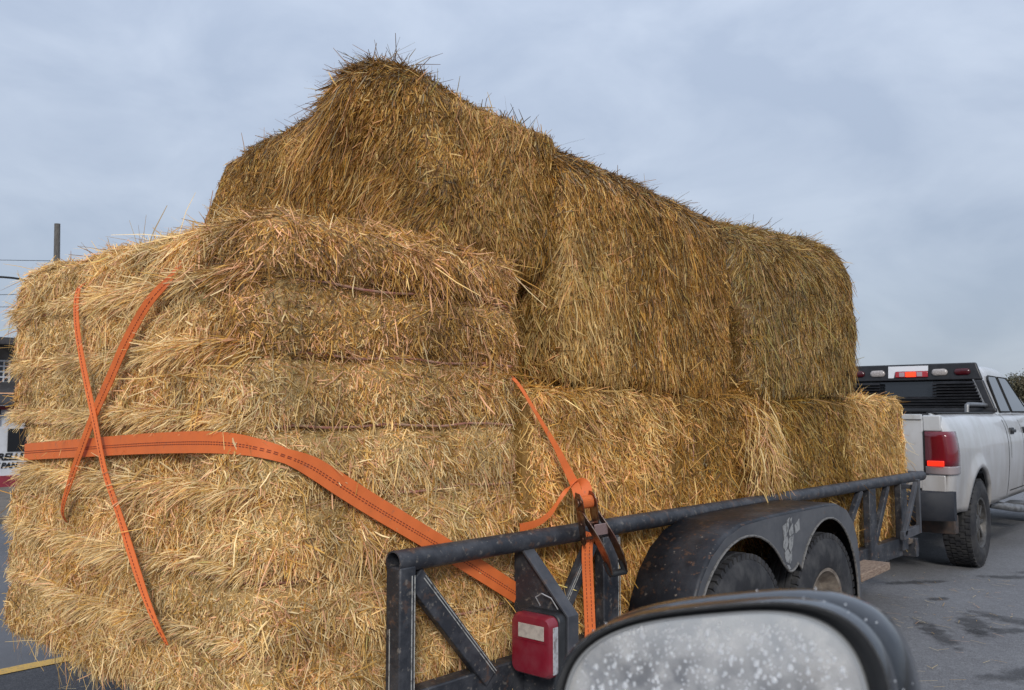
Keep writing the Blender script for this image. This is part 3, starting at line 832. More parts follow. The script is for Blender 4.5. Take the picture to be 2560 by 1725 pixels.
# lever handle, swung out over the rail
hd = Vector((.10, .42, -.80)).normalized(); ho = axw.cross(hd).normalized()
if ho.dot(Vector((.7, -.7, 0))) < 0: ho = -ho
h0 = sp0 + bo * .02 + bd * .03
hb = MB()
for s in (-1, 1):
    rg_ = []
    for k in range(9):
        f = k / 8
        p = h0 + axw * (.034 * s) + hd * (.285 * f) + ho * (.055 * math.sin(f * 2.6))
        wv = hd.cross(axw).normalized() * (.020 + .016 * math.sin(f * 3.1))
        rg_.append([p - wv - axw * .0025, p + wv - axw * .0025, p + wv + axw * .0025, p - wv + axw * .0025])
    hb.rings(rg_, cap0=True, cap1=True)
hb.build('lever', M['zinc'], rt_, bevel=.0008)
pk = MB(); pc = h0 + hd * .075 + ho * .05
pk.beam(pc - axw * .03, pc + axw * .03, .045, .004, up=ho)
pk.build('pawl', M['zinc_pink'], rt_, bevel=.001)
gp = MB(); he = h0 + hd * .285 + ho * .03
for s in (-1, 1):
    gp.tube([he + axw * (.034 * s) - hd * .055, he + axw * (.034 * s) - hd * .02, he + axw * (.030 * s)], [.012, .014, .014], 10)
gp.tube([he - axw * .036, he + axw * .036], .014, 12)
gp.build('grip', M['black_plastic'], rt_)

# ---------------------------------------------------------------- utility trailer
TX, TL = -2.24, -4.49           # right and left side frames
TR = empty('utility_trailer', (-3.365, 4.5, 0), label='black tandem-axle utility trailer carrying the stacked hay bales', cat='trailer')
def trailer_side(x, out_):      # out_ = +1 right side, -1 left side
    b = MB()
    # top pipe, open at the rear
    r = .0375
    b.tube([(x, 1.905, .955), (x, 3.5, .953), (x, 5.3, .95), (x, 7.28, .948)], r, 18, cap=False)
    b.tube([(x, 7.28, .948), (x, 1.906, .955)], r - .005, 18, cap=False)
    b.lathe([(0, r - .005), (0, r)], (x, 1.905, .955), (0, 1, 0), 18)
    b.lathe([(0, 0.001), (0, r)], (x, 7.28, .948), (0, 1, 0), 18)
    b.build('top_rail', M['steel'], TR)
    posts = [(1.94, .075), (3.095, .115), (6.16, .12), (6.79, .13)]
    for (y, wd_) in posts:
        p = MB(); p.box((x, y, .675 if y > 2 else .69), (.05 if y > 2 else .072, wd_ if y > 2 else .070, .49 if y > 2 else .50))
        o = p.build('post', M['steel'], TR, bevel=.006)
        if y < 3.2:
            s = MB()
            for dy in ((-.002, .010) if y < 2 else (.028, .040)):
                s.box((x + out_ * (.0262 if y > 2 else .0372), y + .018 + dy, .68), (.0015, .0035, .46))
            if y < 2: s.box((x - .012, y - .0372, .60), (.0035, .0015, .28)); 
            s.build('pinstripe', M['pin'], o, smooth=0)
    for (a, b_, wd_) in [((x, 1.99, .90), (x, 2.36, .49), .075), ((x, 2.98, .90), (x, 2.66, .49), .06), ((x, 5.99, .92), (x, 5.62, .55), .05), ((x, 6.50, .92), (x, 6.23, .55), .05)]:
        p = MB(); p.beam(a, b_, .036, wd_, up=(0, 1, 1))
        o = p.build('brace', M['steel'], TR, bevel=.004)
        if a[1] < 3.2:
            s = MB(); d = (Vector(b_) - Vector(a)).normalized(); n_ = Vector((0, -d.z, d.y))
            if n_.z < 0: n_ = -n_
            for k in (.024, .034):
                s.beam(Vector(a) + d * .03 + n_ * (k - .004 if wd_ > .07 else k - .012) + Vector((out_ * .019, 0, 0)), Vector(b_) + n_ * (k - .004 if wd_ > .07 else k - .012) + Vector((out_ * .019, 0, 0)), .0015, .0032, up=n_)
            s.build('pinstripe', M['pin'], o, smooth=0)
    fr = MB(); fr.box((x - out_ * .03, 4.35, .455), (.07, 4.88, .13))
    fr.build('frame_rail', M['steel'], TR, bevel=.006)
    # fender: drop skirt with two arches, and the curved top
    xo, xi = x + out_ * .34, x + out_ * .03
    outer = [(3.165, .40), (3.185, .52), (3.225, .64), (3.29, .75), (3.38, .84), (3.50, .905), (3.66, .945), (3.9, .955), (4.2, .958), (4.6, .958), (4.76, .95), (4.88, .915), (4.97, .84), (5.025, .73), (5.05, .60), (5.06, .40)]
    top = MB()
    rg_ = []
    for (y, z) in outer:
        rg_.append([(xi, y, z), (xo - out_ * .02, y, z), (xo, y, z - .012)])
    top.rings(rg_, closed=False)
    top.build('fender_top', M['fender'], TR, smooth=50, solid=.004)
    YC = [3.70, 4.61]; RA = .475
    arch = []
    for k in range(19):
        t_ = R(-2 + 150 * k / 18); arch.append((YC[1] + .40 * math.cos(t_) * 1.0, .42 + .465 * math.sin(t_)))
    a2 = []
    for k in range(19):
        t_ = R(32 + 150 * k / 18); a2.append((YC[0] + .475 * math.cos(t_), .42 + .465 * math.sin(t_)))
    dip = [(4.235, .70), (4.215, .685), (4.185, .672), (4.155, .668), (4.125, .673)]
    arch = [p for p in arch if p[0] > 4.25]; a2 = [p for p in a2 if p[0] < 4.10]
    inner = arch + dip + a2
    # dense ring strip between outline and arch edge
    def resample(pts, n):
        acc = [0]
        for p, q in zip(pts[:-1], pts[1:]): acc.append(acc[-1] + math.hypot(q[0] - p[0], q[1] - p[1]))
        o_ = []
        for i in range(n):
            s_ = acc[-1] * i / (n - 1); k = max(j for j in range(len(acc) - 1) if acc[j] <= s_ + 1e-9) if s_ < acc[-1] else len(acc) - 2
            f = (s_ - acc[k]) / max(acc[k + 1] - acc[k], 1e-9)
            o_.append((pts[k][0] + (pts[k + 1][0] - pts[k][0]) * f, pts[k][1] + (pts[k + 1][1] - pts[k][1]) * f))
        return o_
    sk = MB()
    poly = [(xo, y, z - .012) for (y, z) in outer] + [(xo, y, z) for (y, z) in inner]
    bmx = bmesh.new(); vv = [bmx.verts.new(p) for p in poly]
    for k in range(len(vv)): bmx.edges.new((vv[k], vv[(k + 1) % len(vv)]))
    bmesh.ops.triangle_fill(bmx, use_beauty=True, edges=bmx.edges[:])
    bmx.verts.index_update()
    sk.add([v.co[:] for v in bmx.verts], [[v.index for v in f.verts] for f in bmx.faces]); bmx.free()
    skirt = sk.build('fender_skirt', M['fender_face'], TR, smooth=0, solid=.004)
    bd_ = MB(); bd_.tube([(xo + out_ * .002, y, z) for (y, z) in inner], .006, 6)
    bd_.build('fender_edge', M['bead'], skirt)
    if out_ > 0:      # rubbed-off pale decal, broken flakes
        dc = MB()
        flakes = [[(4.055, .905), (4.095, .915), (4.10, .86), (4.07, .835)], [(4.10, .925), (4.135, .94), (4.12, .885), (4.105, .865)], [(4.14, .93), (4.165, .94), (4.15, .905)],
                  [(4.06, .83), (4.105, .855), (4.12, .82), (4.085, .78), (4.06, .80)], [(4.125, .875), (4.17, .91), (4.175, .86), (4.13, .845)],
                  [(4.125, .84), (4.175, .85), (4.165, .80), (4.14, .77), (4.12, .79)], [(4.07, .775), (4.11, .79), (4.13, .765), (4.12, .72), (4.085, .73)],
                  [(4.125, .755), (4.155, .775), (4.15, .735), (4.13, .715)], [(4.095, .715), (4.12, .71), (4.14, .69), (4.115, .69)], [(4.19, .895), (4.245, .925), (4.25, .87), (4.20, .855)]]
        for fl in flakes:
            dc.prism([(xo + .0012, y + .012, z - .010) for (y, z) in fl], (.001, 0, 0))
        dc.build('decal', M['decal'], skirt, smooth=0)
    # wheels
    for yc in YC:
        wc = Vector((xo - out_ * .115, yc, .40))
        wh = bpy.data.objects.new('wheel', None); COL.objects.link(wh); wh.parent = TR
        wh.location = wc - Vector(TR.location)
        ax = (out_, 0, 0)
        ty = MB()
        ty.lathe([(-.105, .215), (-.112, .26), (-.112, .33), (-.098, .375), (-.082, .394), (0, .398), (.082, .394), (.094, .380), (.104, .358), (.112, .32), (.1135, .29), (.110, .262), (.106, .235), (.094, .213), (-.105, .215)], wc, ax, 72)
        # tread blocks round the shoulder
        for k in range(60):
            t_ = 2 * math.pi * k / 60
            u_ = Vector((0, math.cos(t_), math.sin(t_))); v_ = Vector((0, -math.sin(t_), math.cos(t_)))
            for a_, l_ in ((.083, .030), (-.083, .030)):
                c = wc + Vector((out_ * a_, 0, 0)) + u_ * .390
                ty.beam(c - v_ * .014, c + v_ * .014, l_, .026, up=u_)
        for a_ in (-.05, -.017, .017, .05):
            ty.lathe([(a_ - .012, .396), (a_ - .010, .405), (a_ + .010, .405), (a_ + .012, .396)], wc, ax, 60)
        ty.build('tyre', M['rubber'], wh, smooth=30)
        rm = MB()
        rm.lathe([(.094, .216), (.101, .222), (.098, .205), (.075, .198), (.055, .185), (.020, .165), (.012, .14), (.018, .12), (.035, .10), (.035, .062), (.05, .058), (.075, .05), (.078, 0.001)], wc, ax, 40)
        for k in range(8):
            t_ = 2 * math.pi * k / 8
            rm.lathe([(.03, .012), (.052, .012), (.055, .001)], wc + Vector((0, .082 * math.cos(t_), .082 * math.sin(t_))), ax, 6)
        rm.build('rim', M['rim'], wh, smooth=35)
    # tail light bracket and lamp
    if out_ > 0:
        Yp = 2.55
        pt = MB()
        pt.prism([(x - .045, Yp, .915), (x + .03, Yp, .915), (x + .225, Yp, .70), (x + .225, Yp, .36), (x - .045, Yp, .36)], (0, .008, 0))
        pt.build('lamp_plate', M['steel'], TR, bevel=.002)
        st_ = MB()
        pa = [Vector((x + .005, Yp - .02, .925)), Vector((x + .225, Yp - .02, .705)), Vector((x + .225, Yp - .02, .36))]
        st_.prism([pa[0], pa[1], pa[2], pa[2] + Vector((.010, 0, 0)), pa[1] + Vector((.010, 0, .004)), pa[0] + Vector((.007, 0, .008))], (0, .062, 0))
        st_.build('lamp_guard', M['steel_dusty'], TR, bevel=.002)
        lx, ly, lz = x + .125, Yp - .045, .605
        def rr(w_, h_, r_, y, n=6):
            o_ = []
            for (sx, sz, a0) in ((1, -1, -90), (1, 1, 0), (-1, 1, 90), (-1, -1, 180)):
                for k in range(n + 1):
                    t_ = R(a0 + 90 * k / n)
                    o_.append((lx + sx * (w_ / 2 - r_) + r_ * math.cos(t_), y, lz + sz * (h_ / 2 - r_) + r_ * math.sin(t_)))
            return o_
        lam = bpy.data.objects.new('tail_light', None); COL.objects.link(lam); lam.parent = TR
        lam.location = Vector((lx, ly, lz)) - Vector(TR.location)
        hs = MB(); hs.rings([rr(.20, .225, .03, ly + .044), rr(.204, .229, .03, ly - .01), rr(.198, .223, .03, ly - .014)], cap0=True, cap1=True)
        hs.build('lamp_housing', M['black_plastic'], lam, smooth=40)
        ls = MB(); ls.rings([rr(.190, .216, .03, ly - .012), rr(.190, .216, .03, ly - .045), rr(.176, .200, .028, ly - .058), rr(.14, .165, .02, ly - .062)], cap1=True)
        ls.build('red_lens', M['red'], lam, smooth=40)
        cl = MB(); cl.box((lx + .008, ly - .0618, lz + .052), (.120, .006, .050))
        for k in range(24): cl.box((lx - .049 + .005 * k, ly - .0652, lz + .052), (.0024, .0012, .048))
        cl.build('clear_window', M['clear_lens'], lam, smooth=0, bevel=.0004)
        se = MB(); se.box((lx + .0952, ly - .030, lz - .008), (.004, .028, .165))
        se.build('side_window', M['lens_edge'], lam, bevel=.0015)
        rdg = MB(); rdg.box((lx, ly - .0632, lz + .020), (.15, .003, .004)); rdg.build('lens_ridge', M['red'], lam)
        wr = MB(); wr.tube([(lx - .04, ly + .046, lz + .12), (lx - .04, ly + .02, lz + .155), (lx - .01, ly + .02, lz + .172), (lx + .03, ly + .025, lz + .16), (lx + .05, ly + .04, lz + .12)], .0022, 6)
        wr.build('wire', M['lens_edge'], lam)
        # front step bracket
        fb = MB()
        fb.beam((x + .135, 6.745, .955), (x + .135, 6.745, .57), .03, .03)
        fb.beam((x + .13, 6.72, .93), (x + .13, 6.44, .585), .03, .035)
        fb.beam((x + .13, 6.40, .585), (x + .13, 6.76, .60), .03, .06)
        fb.beam((x, 6.745, .90), (x + .13, 6.745, .90), .03, .03)
        fb.beam((x, 6.745, .60), (x + .13, 6.745, .60), .03, .03)
        fb.build('front_bracket', M['steel_dusty'], TR, bevel=.003)
        wl = MB(); wl.box((x + .24, 5.36, .50), (.16, .52, .045), rz=.04)
        wl.build('side_step', M['wood'], TR, bevel=.004)
trailer_side(TX, 1)
trailer_side(TL, -1)
b = MB()
for k in range(14): b.box((TL + .06 + (TX - TL - .12) * (k + .5) / 14, 4.60, .442), ((TX - TL - .12) / 14 - .006, 5.36, .035))
b.build('deck', M['deck'], TR, bevel=.003)
b = MB()
for k in range(9): b.box((-3.365, 2.0 + k * .66, .385), (TX - TL - .09, .05, .07))
b.box((-3.365, 1.945, .39), (TX - TL - .085, .06, .14)); b.box((-3.365, 7.26, .39), (TX - TL - .085, .06, .14))
for yc in (3.70, 4.61): b.tube([(TL - .2, yc, .40), (TX + .2, yc, .40)], .045, 12)
b.build('frame', M['steel'], TR, bevel=.003)
b = MB(); b.tube([(TL, 7.24, .948), (TX, 7.24, .948)], .037, 14)
for k in range(1, 4): b.box((TL + (TX - TL) * k / 4, 7.25, .69), (.05, .05, .45))
b.build('front_rail', M['steel'], TR)
b = MB(); b.beam((TX - .35, 7.2, .42), (-3.31, 8.12, .45), .06, .10); b.beam((TL + .35, 7.2, .42), (-3.31, 8.12, .45), .06, .10)
b.box((-3.31, 8.16, .50), (.09, .16, .09)); b.tube([(-3.31, 7.75, .2), (-3.31, 7.75, .85)], .03, 10)
b.build('tongue', M['steel'], TR, bevel=.004)

# ---------------------------------------------------------------- pickup truck (local: rear axle at origin, +y forward)
TRK = empty('pickup_truck', (-3.27, 9.06, 0), R(2.5), label='dusty white crew-cab pickup truck towing the trailer with brake lights lit', cat='pickup truck')
TRK['_local'] = 1
M['white'] = worn('dusty_white_paint', (0.58, 0.59, 0.61), [((0.38, 0.40, 0.37), 3.0, 0.42, 0.75, 0.55), ((0.30, 0.26, 0.21), 14, 0.58, 0.75, 0.5)], rough=0.32, coat=0.35)
def add_low_dirt(m):
    t = m.node_tree; b = t.nodes['Principled BSDF']
    src = b.inputs['Base Color'].links[0].from_socket
    c = t.nodes.new('ShaderNodeTexCoord'); sx = t.nodes.new('ShaderNodeSeparateXYZ'); t.links.new(c.outputs['Object'], sx.inputs['Vector'])
    n = t.nodes.new('ShaderNodeTexNoise'); n.inputs['Scale'].default_value = 6; n.inputs['Detail'].default_value = 6
    mpn = t.nodes.new('ShaderNodeMapping'); mpn.inputs['Scale'].default_value = (1, 1, .25)
    t.links.new(c.outputs['Object'], mpn.inputs['Vector']); t.links.new(mpn.outputs['Vector'], n.inputs['Vector'])
    ma = t.nodes.new('ShaderNodeMath'); ma.operation = 'MULTIPLY_ADD'; ma.inputs[1].default_value = 0.9; 
    t.links.new(n.outputs['Fac'], ma.inputs[0]); 
    r0 = t.nodes.new('ShaderNodeMapRange'); r0.inputs['From Min'].default_value = 1.35; r0.inputs['From Max'].default_value = 0.5
    r0.inputs['To Min'].default_value = -.32; r0.inputs['To Max'].default_value = .42
    t.links.new(sx.outputs['Z'], r0.inputs['Value']); t.links.new(r0.outputs['Result'], ma.inputs[2])
    cl = t.nodes.new('ShaderNodeClamp'); cl.inputs['Max'].default_value = .75
    t.links.new(ma.outputs['Value'], cl.inputs['Value'])
    x = t.nodes.new('ShaderNodeMix'); x.data_type = 'RGBA'; t.links.new(cl.outputs['Result'], x.inputs['Factor'])
    t.links.new(src, x.inputs['A']); x.inputs['B'].default_value = (0.27, 0.235, 0.20, 1)
    t.links.new(x.outputs['Result'], b.inputs['Base Color'])
add_low_dirt(M['white'])
M['glass'] = mat('dark_tinted_glass', (0.012, 0.014, 0.017), 0.06, spec=0.8)
M['glass_side'] = mat('tinted_side_glass', (0.05, 0.055, 0.062), 0.05, spec=0.9)
M['rack'] = worn('matte_black_rack', (0.012, 0.012, 0.014), [((0.03, 0.03, 0.033), 12, 0.45, 0.7, 0.7)], rough=0.42)
M['grey_metal'] = worn('grey_tube_metal', (0.20, 0.205, 0.215), [((0.10, 0.10, 0.10), 20, 0.45, 0.6, 0.8)], rough=0.4, metal=0.4)
M['seam'] = mat('dark_body_gap', (0.012, 0.012, 0.012), 0.9)
M['t_red'] = mat('dark_red_lamp_lens', (0.16, 0.006, 0.014), 0.12, coat=0.5)
M['t_dkred'] = mat('unlit_red_oval_lamp', (0.06, 0.004, 0.008), 0.2, coat=0.3)
M['t_grey'] = mat('grey_reverse_lens', (0.30, 0.25, 0.25), 0.25, coat=0.4)
M['t_white'] = worn('clear_work_lamp', (0.42, 0.38, 0.36), [((0.2, 0.18, 0.17), 60, 0.45, 0.6, 0.6)], rough=0.25, coat=0.4)
M['lit'] = emis('lit_brake_lamp', (1.0, 0.03, 0.008), 1.0)
M['lit_hot'] = emis('lit_brake_lamp_core', (1.0, 0.045, 0.01), 1.6)

YT, YF = -0.98, 5.15
AR = [0.0, 4.25]
PX = [(.50, .93), (.58, .955), (.72, .975), (.90, .99), (1.10, .99), (1.20, .978), (1.30, .955), (1.37, .925), (1.41, .895), (1.43, .86)]
def bx(z):
    for (z0, x0), (z1, x1) in zip(PX[:-1], PX[1:]):
        if z <= z1: return x0 + (x1 - x0) * max(0, (z - z0) / (z1 - z0))
    return PX[-1][1]
def side_pt(y, z, off=0.0):
    x = bx(z)
    for yc in AR:
        d = math.hypot(y - yc, z - .43)
        x += .030 * math.exp(-((d - .50) / .085) ** 2)
    if y < YT + .13: x -= .055 * (1 - math.sqrt(max(0, 1 - ((YT + .13 - y) / .13) ** 2)))
    if y > YF - .5: x -= .22 * ((y - YF + .5) / .5) ** 2
    return x + off
def low(y):
    z = .52 if y > .3 else .56
    for yc in AR:
        d = abs(y - yc)
        if d < .50: z = max(z, .43 + math.sqrt(.50 ** 2 - d * d))
    return z
def topz(y):
    if y < 3.75: return 1.43
    return 1.43 - .16 * (y - 3.75) / 1.4
ysamp = sorted(set([round(YT + (YF - YT) * k / 90, 4) for k in range(91)] + [round(yc + s * .5 * math.cos(R(a)), 4) for yc in AR for s in (-1, 1) for a in range(0, 90, 8)] +
                   [YT + .13 * (1 - math.cos(R(a))) for a in range(0, 91, 15)]))
for s in (1, -1):
    b = MB(); rg_ = []
    for y in ysamp:
        z0, z1 = low(y), topz(y)
        rg_.append([(s * side_pt(y, z0 + (z1 - z0) * k / 18), y, z0 + (z1 - z0) * k / 18) for k in range(19)])
    b.rings(rg_, closed=False)
    b.build('body_side', M['white'], TRK, smooth=50, solid=.05)
    # wheel-well liners
    for yc in AR:
        lb = MB(); rg_ = []
        for k in range(17):
            t_ = math.pi * k / 16
            y, z = yc + .495 * math.cos(t_), .43 + .495 * math.sin(t_)
            rg_.append([(s * .93, y, z), (s * .50, y, z)])
        lb.rings(rg_, closed=False); lb.add([(s * .50, yc - .5, .43), (s * .50, yc + .5, .43), (s * .50, yc + .5, .95), (s * .50, yc - .5, .95)], [(0, 1, 2, 3)])
        lb.build('wheel_well', M['seam'], TRK, smooth=0)
    # seams: bed/cab gap and door edges
    sm = MB()
    def seam(y, z0, z1, wd_=.012):
        rg2 = []
        for k in range(13):
            z = z0 + (z1 - z0) * k / 12
            x = side_pt(y, z, .0015)
            rg2.append([(s * x, y - wd_ / 2, z), (s * x, y + wd_ / 2, z)])
        sm.rings(rg2, closed=False)
    seam(1.43, .56, 1.425, .022); seam(1.56, .95, 1.42); seam(2.28, .56, 1.42); seam(3.40, .60, 1.42)
    for (ya, yb, z) in ((1.56, 2.28, .60), (2.28, 3.40, .60)):
        rg2 = []
        for k in range(12):
            y = ya + (yb - ya) * k / 11; x = side_pt(y, z, .0015)
            rg2.append([(s * x, y, z - .005), (s * side_pt(y, z + .01, .0015), y, z + .006)])
        sm.rings(rg2, closed=False)
    sm.build('door_seam', M['seam'], TRK, smooth=0)
    for y in (1.64, 2.37):
        hn = MB(); x = side_pt(y, 1.235)
        hn.box((s * (x + .022), y + .06, 1.235), (.03, .17, .035)); hn.box((s * (x + .004), y + .06, 1.235), (.02, .20, .075))
        hn.build('door_handle', M['black_plastic'], TRK, bevel=.01, seg=3)
    # running board tube
    rb = MB(); rb.tube([(s * .80, 1.35, .46), (s * 1.02, 1.50, .42), (s * 1.05, 1.7, .40), (s * 1.05, 3.3, .40), (s * 1.0, 3.5, .43), (s * .8, 3.6, .47)], .042, 12)
    for y in (1.85, 3.0): rb.box((s * .98, y, .445), (.20, .32, .03))
    rb.build('running_board', M['grey_metal'], TRK)
    # door mirror
    mr = MB(); mr.hexa([(s * 1.08, 3.18, 1.30), (s * 1.30, 3.16, 1.30), (s * 1.28, 3.27, 1.31), (s * 1.08, 3.27, 1.31), (s * 1.08, 3.18, 1.62), (s * 1.29, 3.16, 1.60), (s * 1.27, 3.25, 1.58), (s * 1.08, 3.27, 1.60)])
    mr.beam((s * .93, 3.26, 1.44), (s * 1.12, 3.23, 1.42), .07, .06)
    mr.build('door_mirror', M['black_plastic'], TRK, bevel=.02, seg=3)
    # tail lamp
    tl_ = bpy.data.objects.new('tail_lamp', None); COL.objects.link(tl_); tl_.parent = TRK; tl_['_local'] = 1
    def lamp(z0, z1, m, nm, off):
        q = MB(); rg2 = []
        for k in range(7):
            z = z0 + (z1 - z0) * k / 6
            row = [(s * .775, YT - .012 - off, z)]
            for a in range(0, 91, 15):
                t_ = R(a); yy = YT + .13 * (1 - math.cos(t_)) if False else YT + .13 - .13 * math.cos(t_)
                x = bx(z) - .055 + .055 * math.sin(t_)
                row.append((s * (x + off + .004), yy - off * math.cos(t_) - .006 * math.cos(t_), z))
            row.append((s * (bx(z) + off + .002), YT + .20, z))
            rg2.append(row)
        q.rings(rg2, closed=False)
        return q.build(nm, m, tl_, smooth=60, solid=.01)
    lamp(.975, 1.275, M['t_red'], 'red_lens', .010)
    lamp(.905, .975, M['t_grey'], 'reverse_lens', .010)
    q = MB(); q.box((s * .858, YT - .030, 1.0), (.135, .012, .045)); q.build('lit_segment', M['lit'], tl_, bevel=.004)
    q = MB(); q.box((s * .768, YT - .010, 1.09), (.012, .02, .38)); q.build('lamp_bezel', M['seam'], tl_)
# tailgate
b = MB()
b.prism([(-.757, YT - .008, .78), (.757, YT - .008, .78), (.757, YT - .008, 1.41), (-.757, YT - .008, 1.41)], (0, .05, 0))
b.box((0, YT - .010, 1.40), (1.51, .03, .045)); b.box((0, YT - .013, 1.10), (1.2, .012, .30))
b.build('tailgate', M['white'], TRK, bevel=.01, seg=3)
for s in (1, -1):
    b = MB(); b.box((s * .83, YT + .02, 1.345), (.145, .06, .14)); b.build('rear_corner', M['white'], TRK, bevel=.012, seg=3)
    b = MB(); b.box((s * .83, YT + .02, .80), (.2, .06, .2)); b.build('rear_corner', M['white'], TRK, bevel=.012, seg=3)
b = MB(); b.box((0, YT + .03, 1.05), (1.54, .02, .72)); b.box((0, .2, .78), (1.6, 2.3, .06)); b.box((0, 1.40, 1.05), (1.7, .04, .6)); b.box((0, 2.0, .50), (1.5, 5.4, .12))
b.build('bed', M['seam'], TRK)
for s in (1, -1):
    b = MB(); b.box((s * .83, .22, 1.436), (.09, 2.38, .012))
    b.build('bed_rail_cap', M['black_plastic'], TRK, bevel=.004)
b = MB(); rg_ = []
for x in [-1.0 + .1 * k for k in range(21)]:
    bow = .05 * (1 - (x / 1.0) ** 2); e = .10 * max(0, (abs(x) - .8) / .2) ** 2
    y0 = YT - .17 - bow + e
    rg_.append([(x, YT + .02, .52), (x, y0 + .03, .52), (x, y0, .56), (x, y0, .70), (x, y0 + .02, .755), (x, YT + .02, .765)])
b.rings(rg_, cap0=True, cap1=True)
b.build('rear_bumper', worn('dusty_dark_bumper', (0.016, 0.019, 0.026), [((0.04, 0.04, 0.044), 5, .42, .7, .8)], rough=.6, spec=.25), TRK, smooth=40)
b = MB(); b.box((0, -.9, .48), (1.1, .3, .10)); b.box((.55, -.75, .46), (.8, .12, .16)); b.box((0, YT - .2, .47), (.09, .3, .09))
b.build('hitch', worn('rusty_hitch', (0.07, 0.045, 0.035), [((0.03, 0.03, 0.03), 14, .42, .6, .8)], rough=.7), TRK, bevel=.01)
b = MB(); b.tube([(-.9, 0, .41), (.9, 0, .41)], .06, 12); b.lathe([(-.15, .03), (-.12, .13), (.12, .13), (.15, .03)], (0, 0, .41), (1, 0, 0), 20); b.build('rear_axle', M['seam'], TRK)
# hood and nose
b = MB(); rg_ = []
for k in range(13):
    x = -.80 + 1.60 * k / 12
    rg_.append([(x * (1 - .05 * j), 3.45 + 1.6 * j / 5, 1.43 + .07 * (1 - (x / .8) ** 2) - .15 * (j / 5) ** 1.5 - (0 if j < 5 else .06)) for j in range(6)])
b.rings(rg_, closed=False); b.prism([(-.78, 5.06, .6), (.78, 5.06, .6), (.76, 5.06, 1.24), (-.76, 5.06, 1.24)], (0, .06, 0)); b.box((0, 5.14, .60), (1.8, .16, .26))
b.build('hood', M['white'], TRK, smooth=40)
# cab: shoulders, pillars and roof
cb = MB()
def cab_ring(y, zt, wt_, wb):
    o_ = [(-wb, y, 1.42)]
    for k in range(6):
        t_ = R(90 * k / 5); r_ = .11
        o_.append((-(wt_ - r_ + r_ * math.cos(t_)), y, zt - r_ + r_ * math.sin(t_)))
    o_.append((0, y, zt + .018))
    for k in range(6):
        t_ = R(90 - 90 * k / 5); r_ = .11
        o_.append(((wt_ - r_ + r_ * math.cos(t_)), y, zt - r_ + r_ * math.sin(t_)))
    o_.append((wb, y, 1.42))
    return o_
def shear(rg, dy):      # lean a ring back towards its base
    return [(x, y + dy * (1.95 - z) / .53, z) for (x, y, z) in rg]
rings_ = [shear(cab_ring(1.52, 1.915, .705, .865), -.02), shear(cab_ring(1.60, 1.945, .72, .87), -.01), shear(cab_ring(2.0, 1.965, .73, .875), 0), shear(cab_ring(2.5, 1.965, .73, .875), .35 * .4),
          shear(cab_ring(2.80, 1.945, .72, .87), .55), shear(cab_ring(2.90, 1.91, .70, .865), .72)]
cb.rings(rings_, closed=False, cap0=True, cap1=True)
cb.build('cab', M['white'], TRK, smooth=50)
def wx(z): return .736 + (.880 - .736) * (1.855 - z) / .435
for s in (1, -1):
    for nm, pl in (('rear_door_window', [(1.66, 1.445), (2.24, 1.445), (2.20, 1.845), (1.78, 1.845), (1.71, 1.80)]), ('front_door_window', [(2.32, 1.445), (3.30, 1.445), (2.80, 1.82), (2.72, 1.845), (2.28, 1.845)])):
        b = MB(); b.prism([(s * (wx(z) + .004), y, z) for (y, z) in pl], (s * .004, 0, 0)); wn = b.build(nm, M['glass_side'], TRK, smooth=0)
        b = MB(); rim_ = [(s * (wx(z) + .006), y, z) for (y, z) in pl]; b.tube(rim_ + [rim_[0]], .009, 6); b.build('window_trim', M['seam'], wn)
b = MB(); b.prism([(-.84, 1.474, 1.46), (.84, 1.474, 1.46), (.70, 1.50, 1.83), (-.70, 1.50, 1.83)], (0, -.012, 0)); b.build('rear_window', M['glass'], TRK, smooth=0)
b = MB(); b.prism([(-.80, 3.62, 1.47), (.80, 3.62, 1.47), (.66, 3.0, 1.88), (-.66, 3.0, 1.88)], (0, .01, .008)); b.build('windscreen', M['glass'], TRK, smooth=0)
# headache rack
YR = 1.36
rk = MB()
def slab(x0b, x1b, x0t, x1t, zb, zt, y0=YR, th=.05, lean=.06):
    rk.hexa([(x0b, y0, zb), (x1b, y0, zb), (x1b, y0 + th, zb), (x0b, y0 + th, zb), (x0t, y0 + lean, zt), (x1t, y0 + lean, zt), (x1t, y0 + lean + th, zt), (x0t, y0 + lean + th, zt)])
slab(-.765, .765, -.70, .70, 1.795, 1.985, YR + .055, .055, .02)
for s in (1, -1):
    slab(*sorted((s * .90, s * .80)), *sorted((s * .765, s * .66)), 1.44, 1.795, YR, .06, .055)
slab(-.90, .90, -.895, .895, 1.435, 1.485, YR - .002, .062, .006)
rack = rk.build('headache_rack', M['rack'], TRK, bevel=.014, seg=3)
lv = MB()
for k in range(9):
    z = 1.50 + k * .033
    hwid = .80 - .13 * k / 9
    a_ = R(38); 
    for (xa, xb) in ((-hwid, -.30), (.26, hwid)) if 3 < k else ((-hwid, hwid),):
        lv.hexa([(xa, YR + .012, z - .010), (xb, YR + .012, z - .010), (xb, YR + .046, z + .012), (xa, YR + .046, z + .012), (xa, YR + .012, z - .006), (xb, YR + .012, z - .006), (xb, YR + .046, z + .016), (xa, YR + .046, z + .016)])
lv.build('louvre', M['rack'], rack)
for s in (1, -1):
    lb = MB()
    for k in range(9):
        z = 1.51 + k * .032; lb.box((s * (.785 - .12 * k / 9), YR - .004 + .055 * k / 9, z), (.022, .012, .020))
    lb.beam((s * .80, YR - .004, 1.49), (s * .672, YR + .05, 1.80), .016, .012)
    lb.build('louvre_edge', M['grey_metal'], rack, bevel=.002)
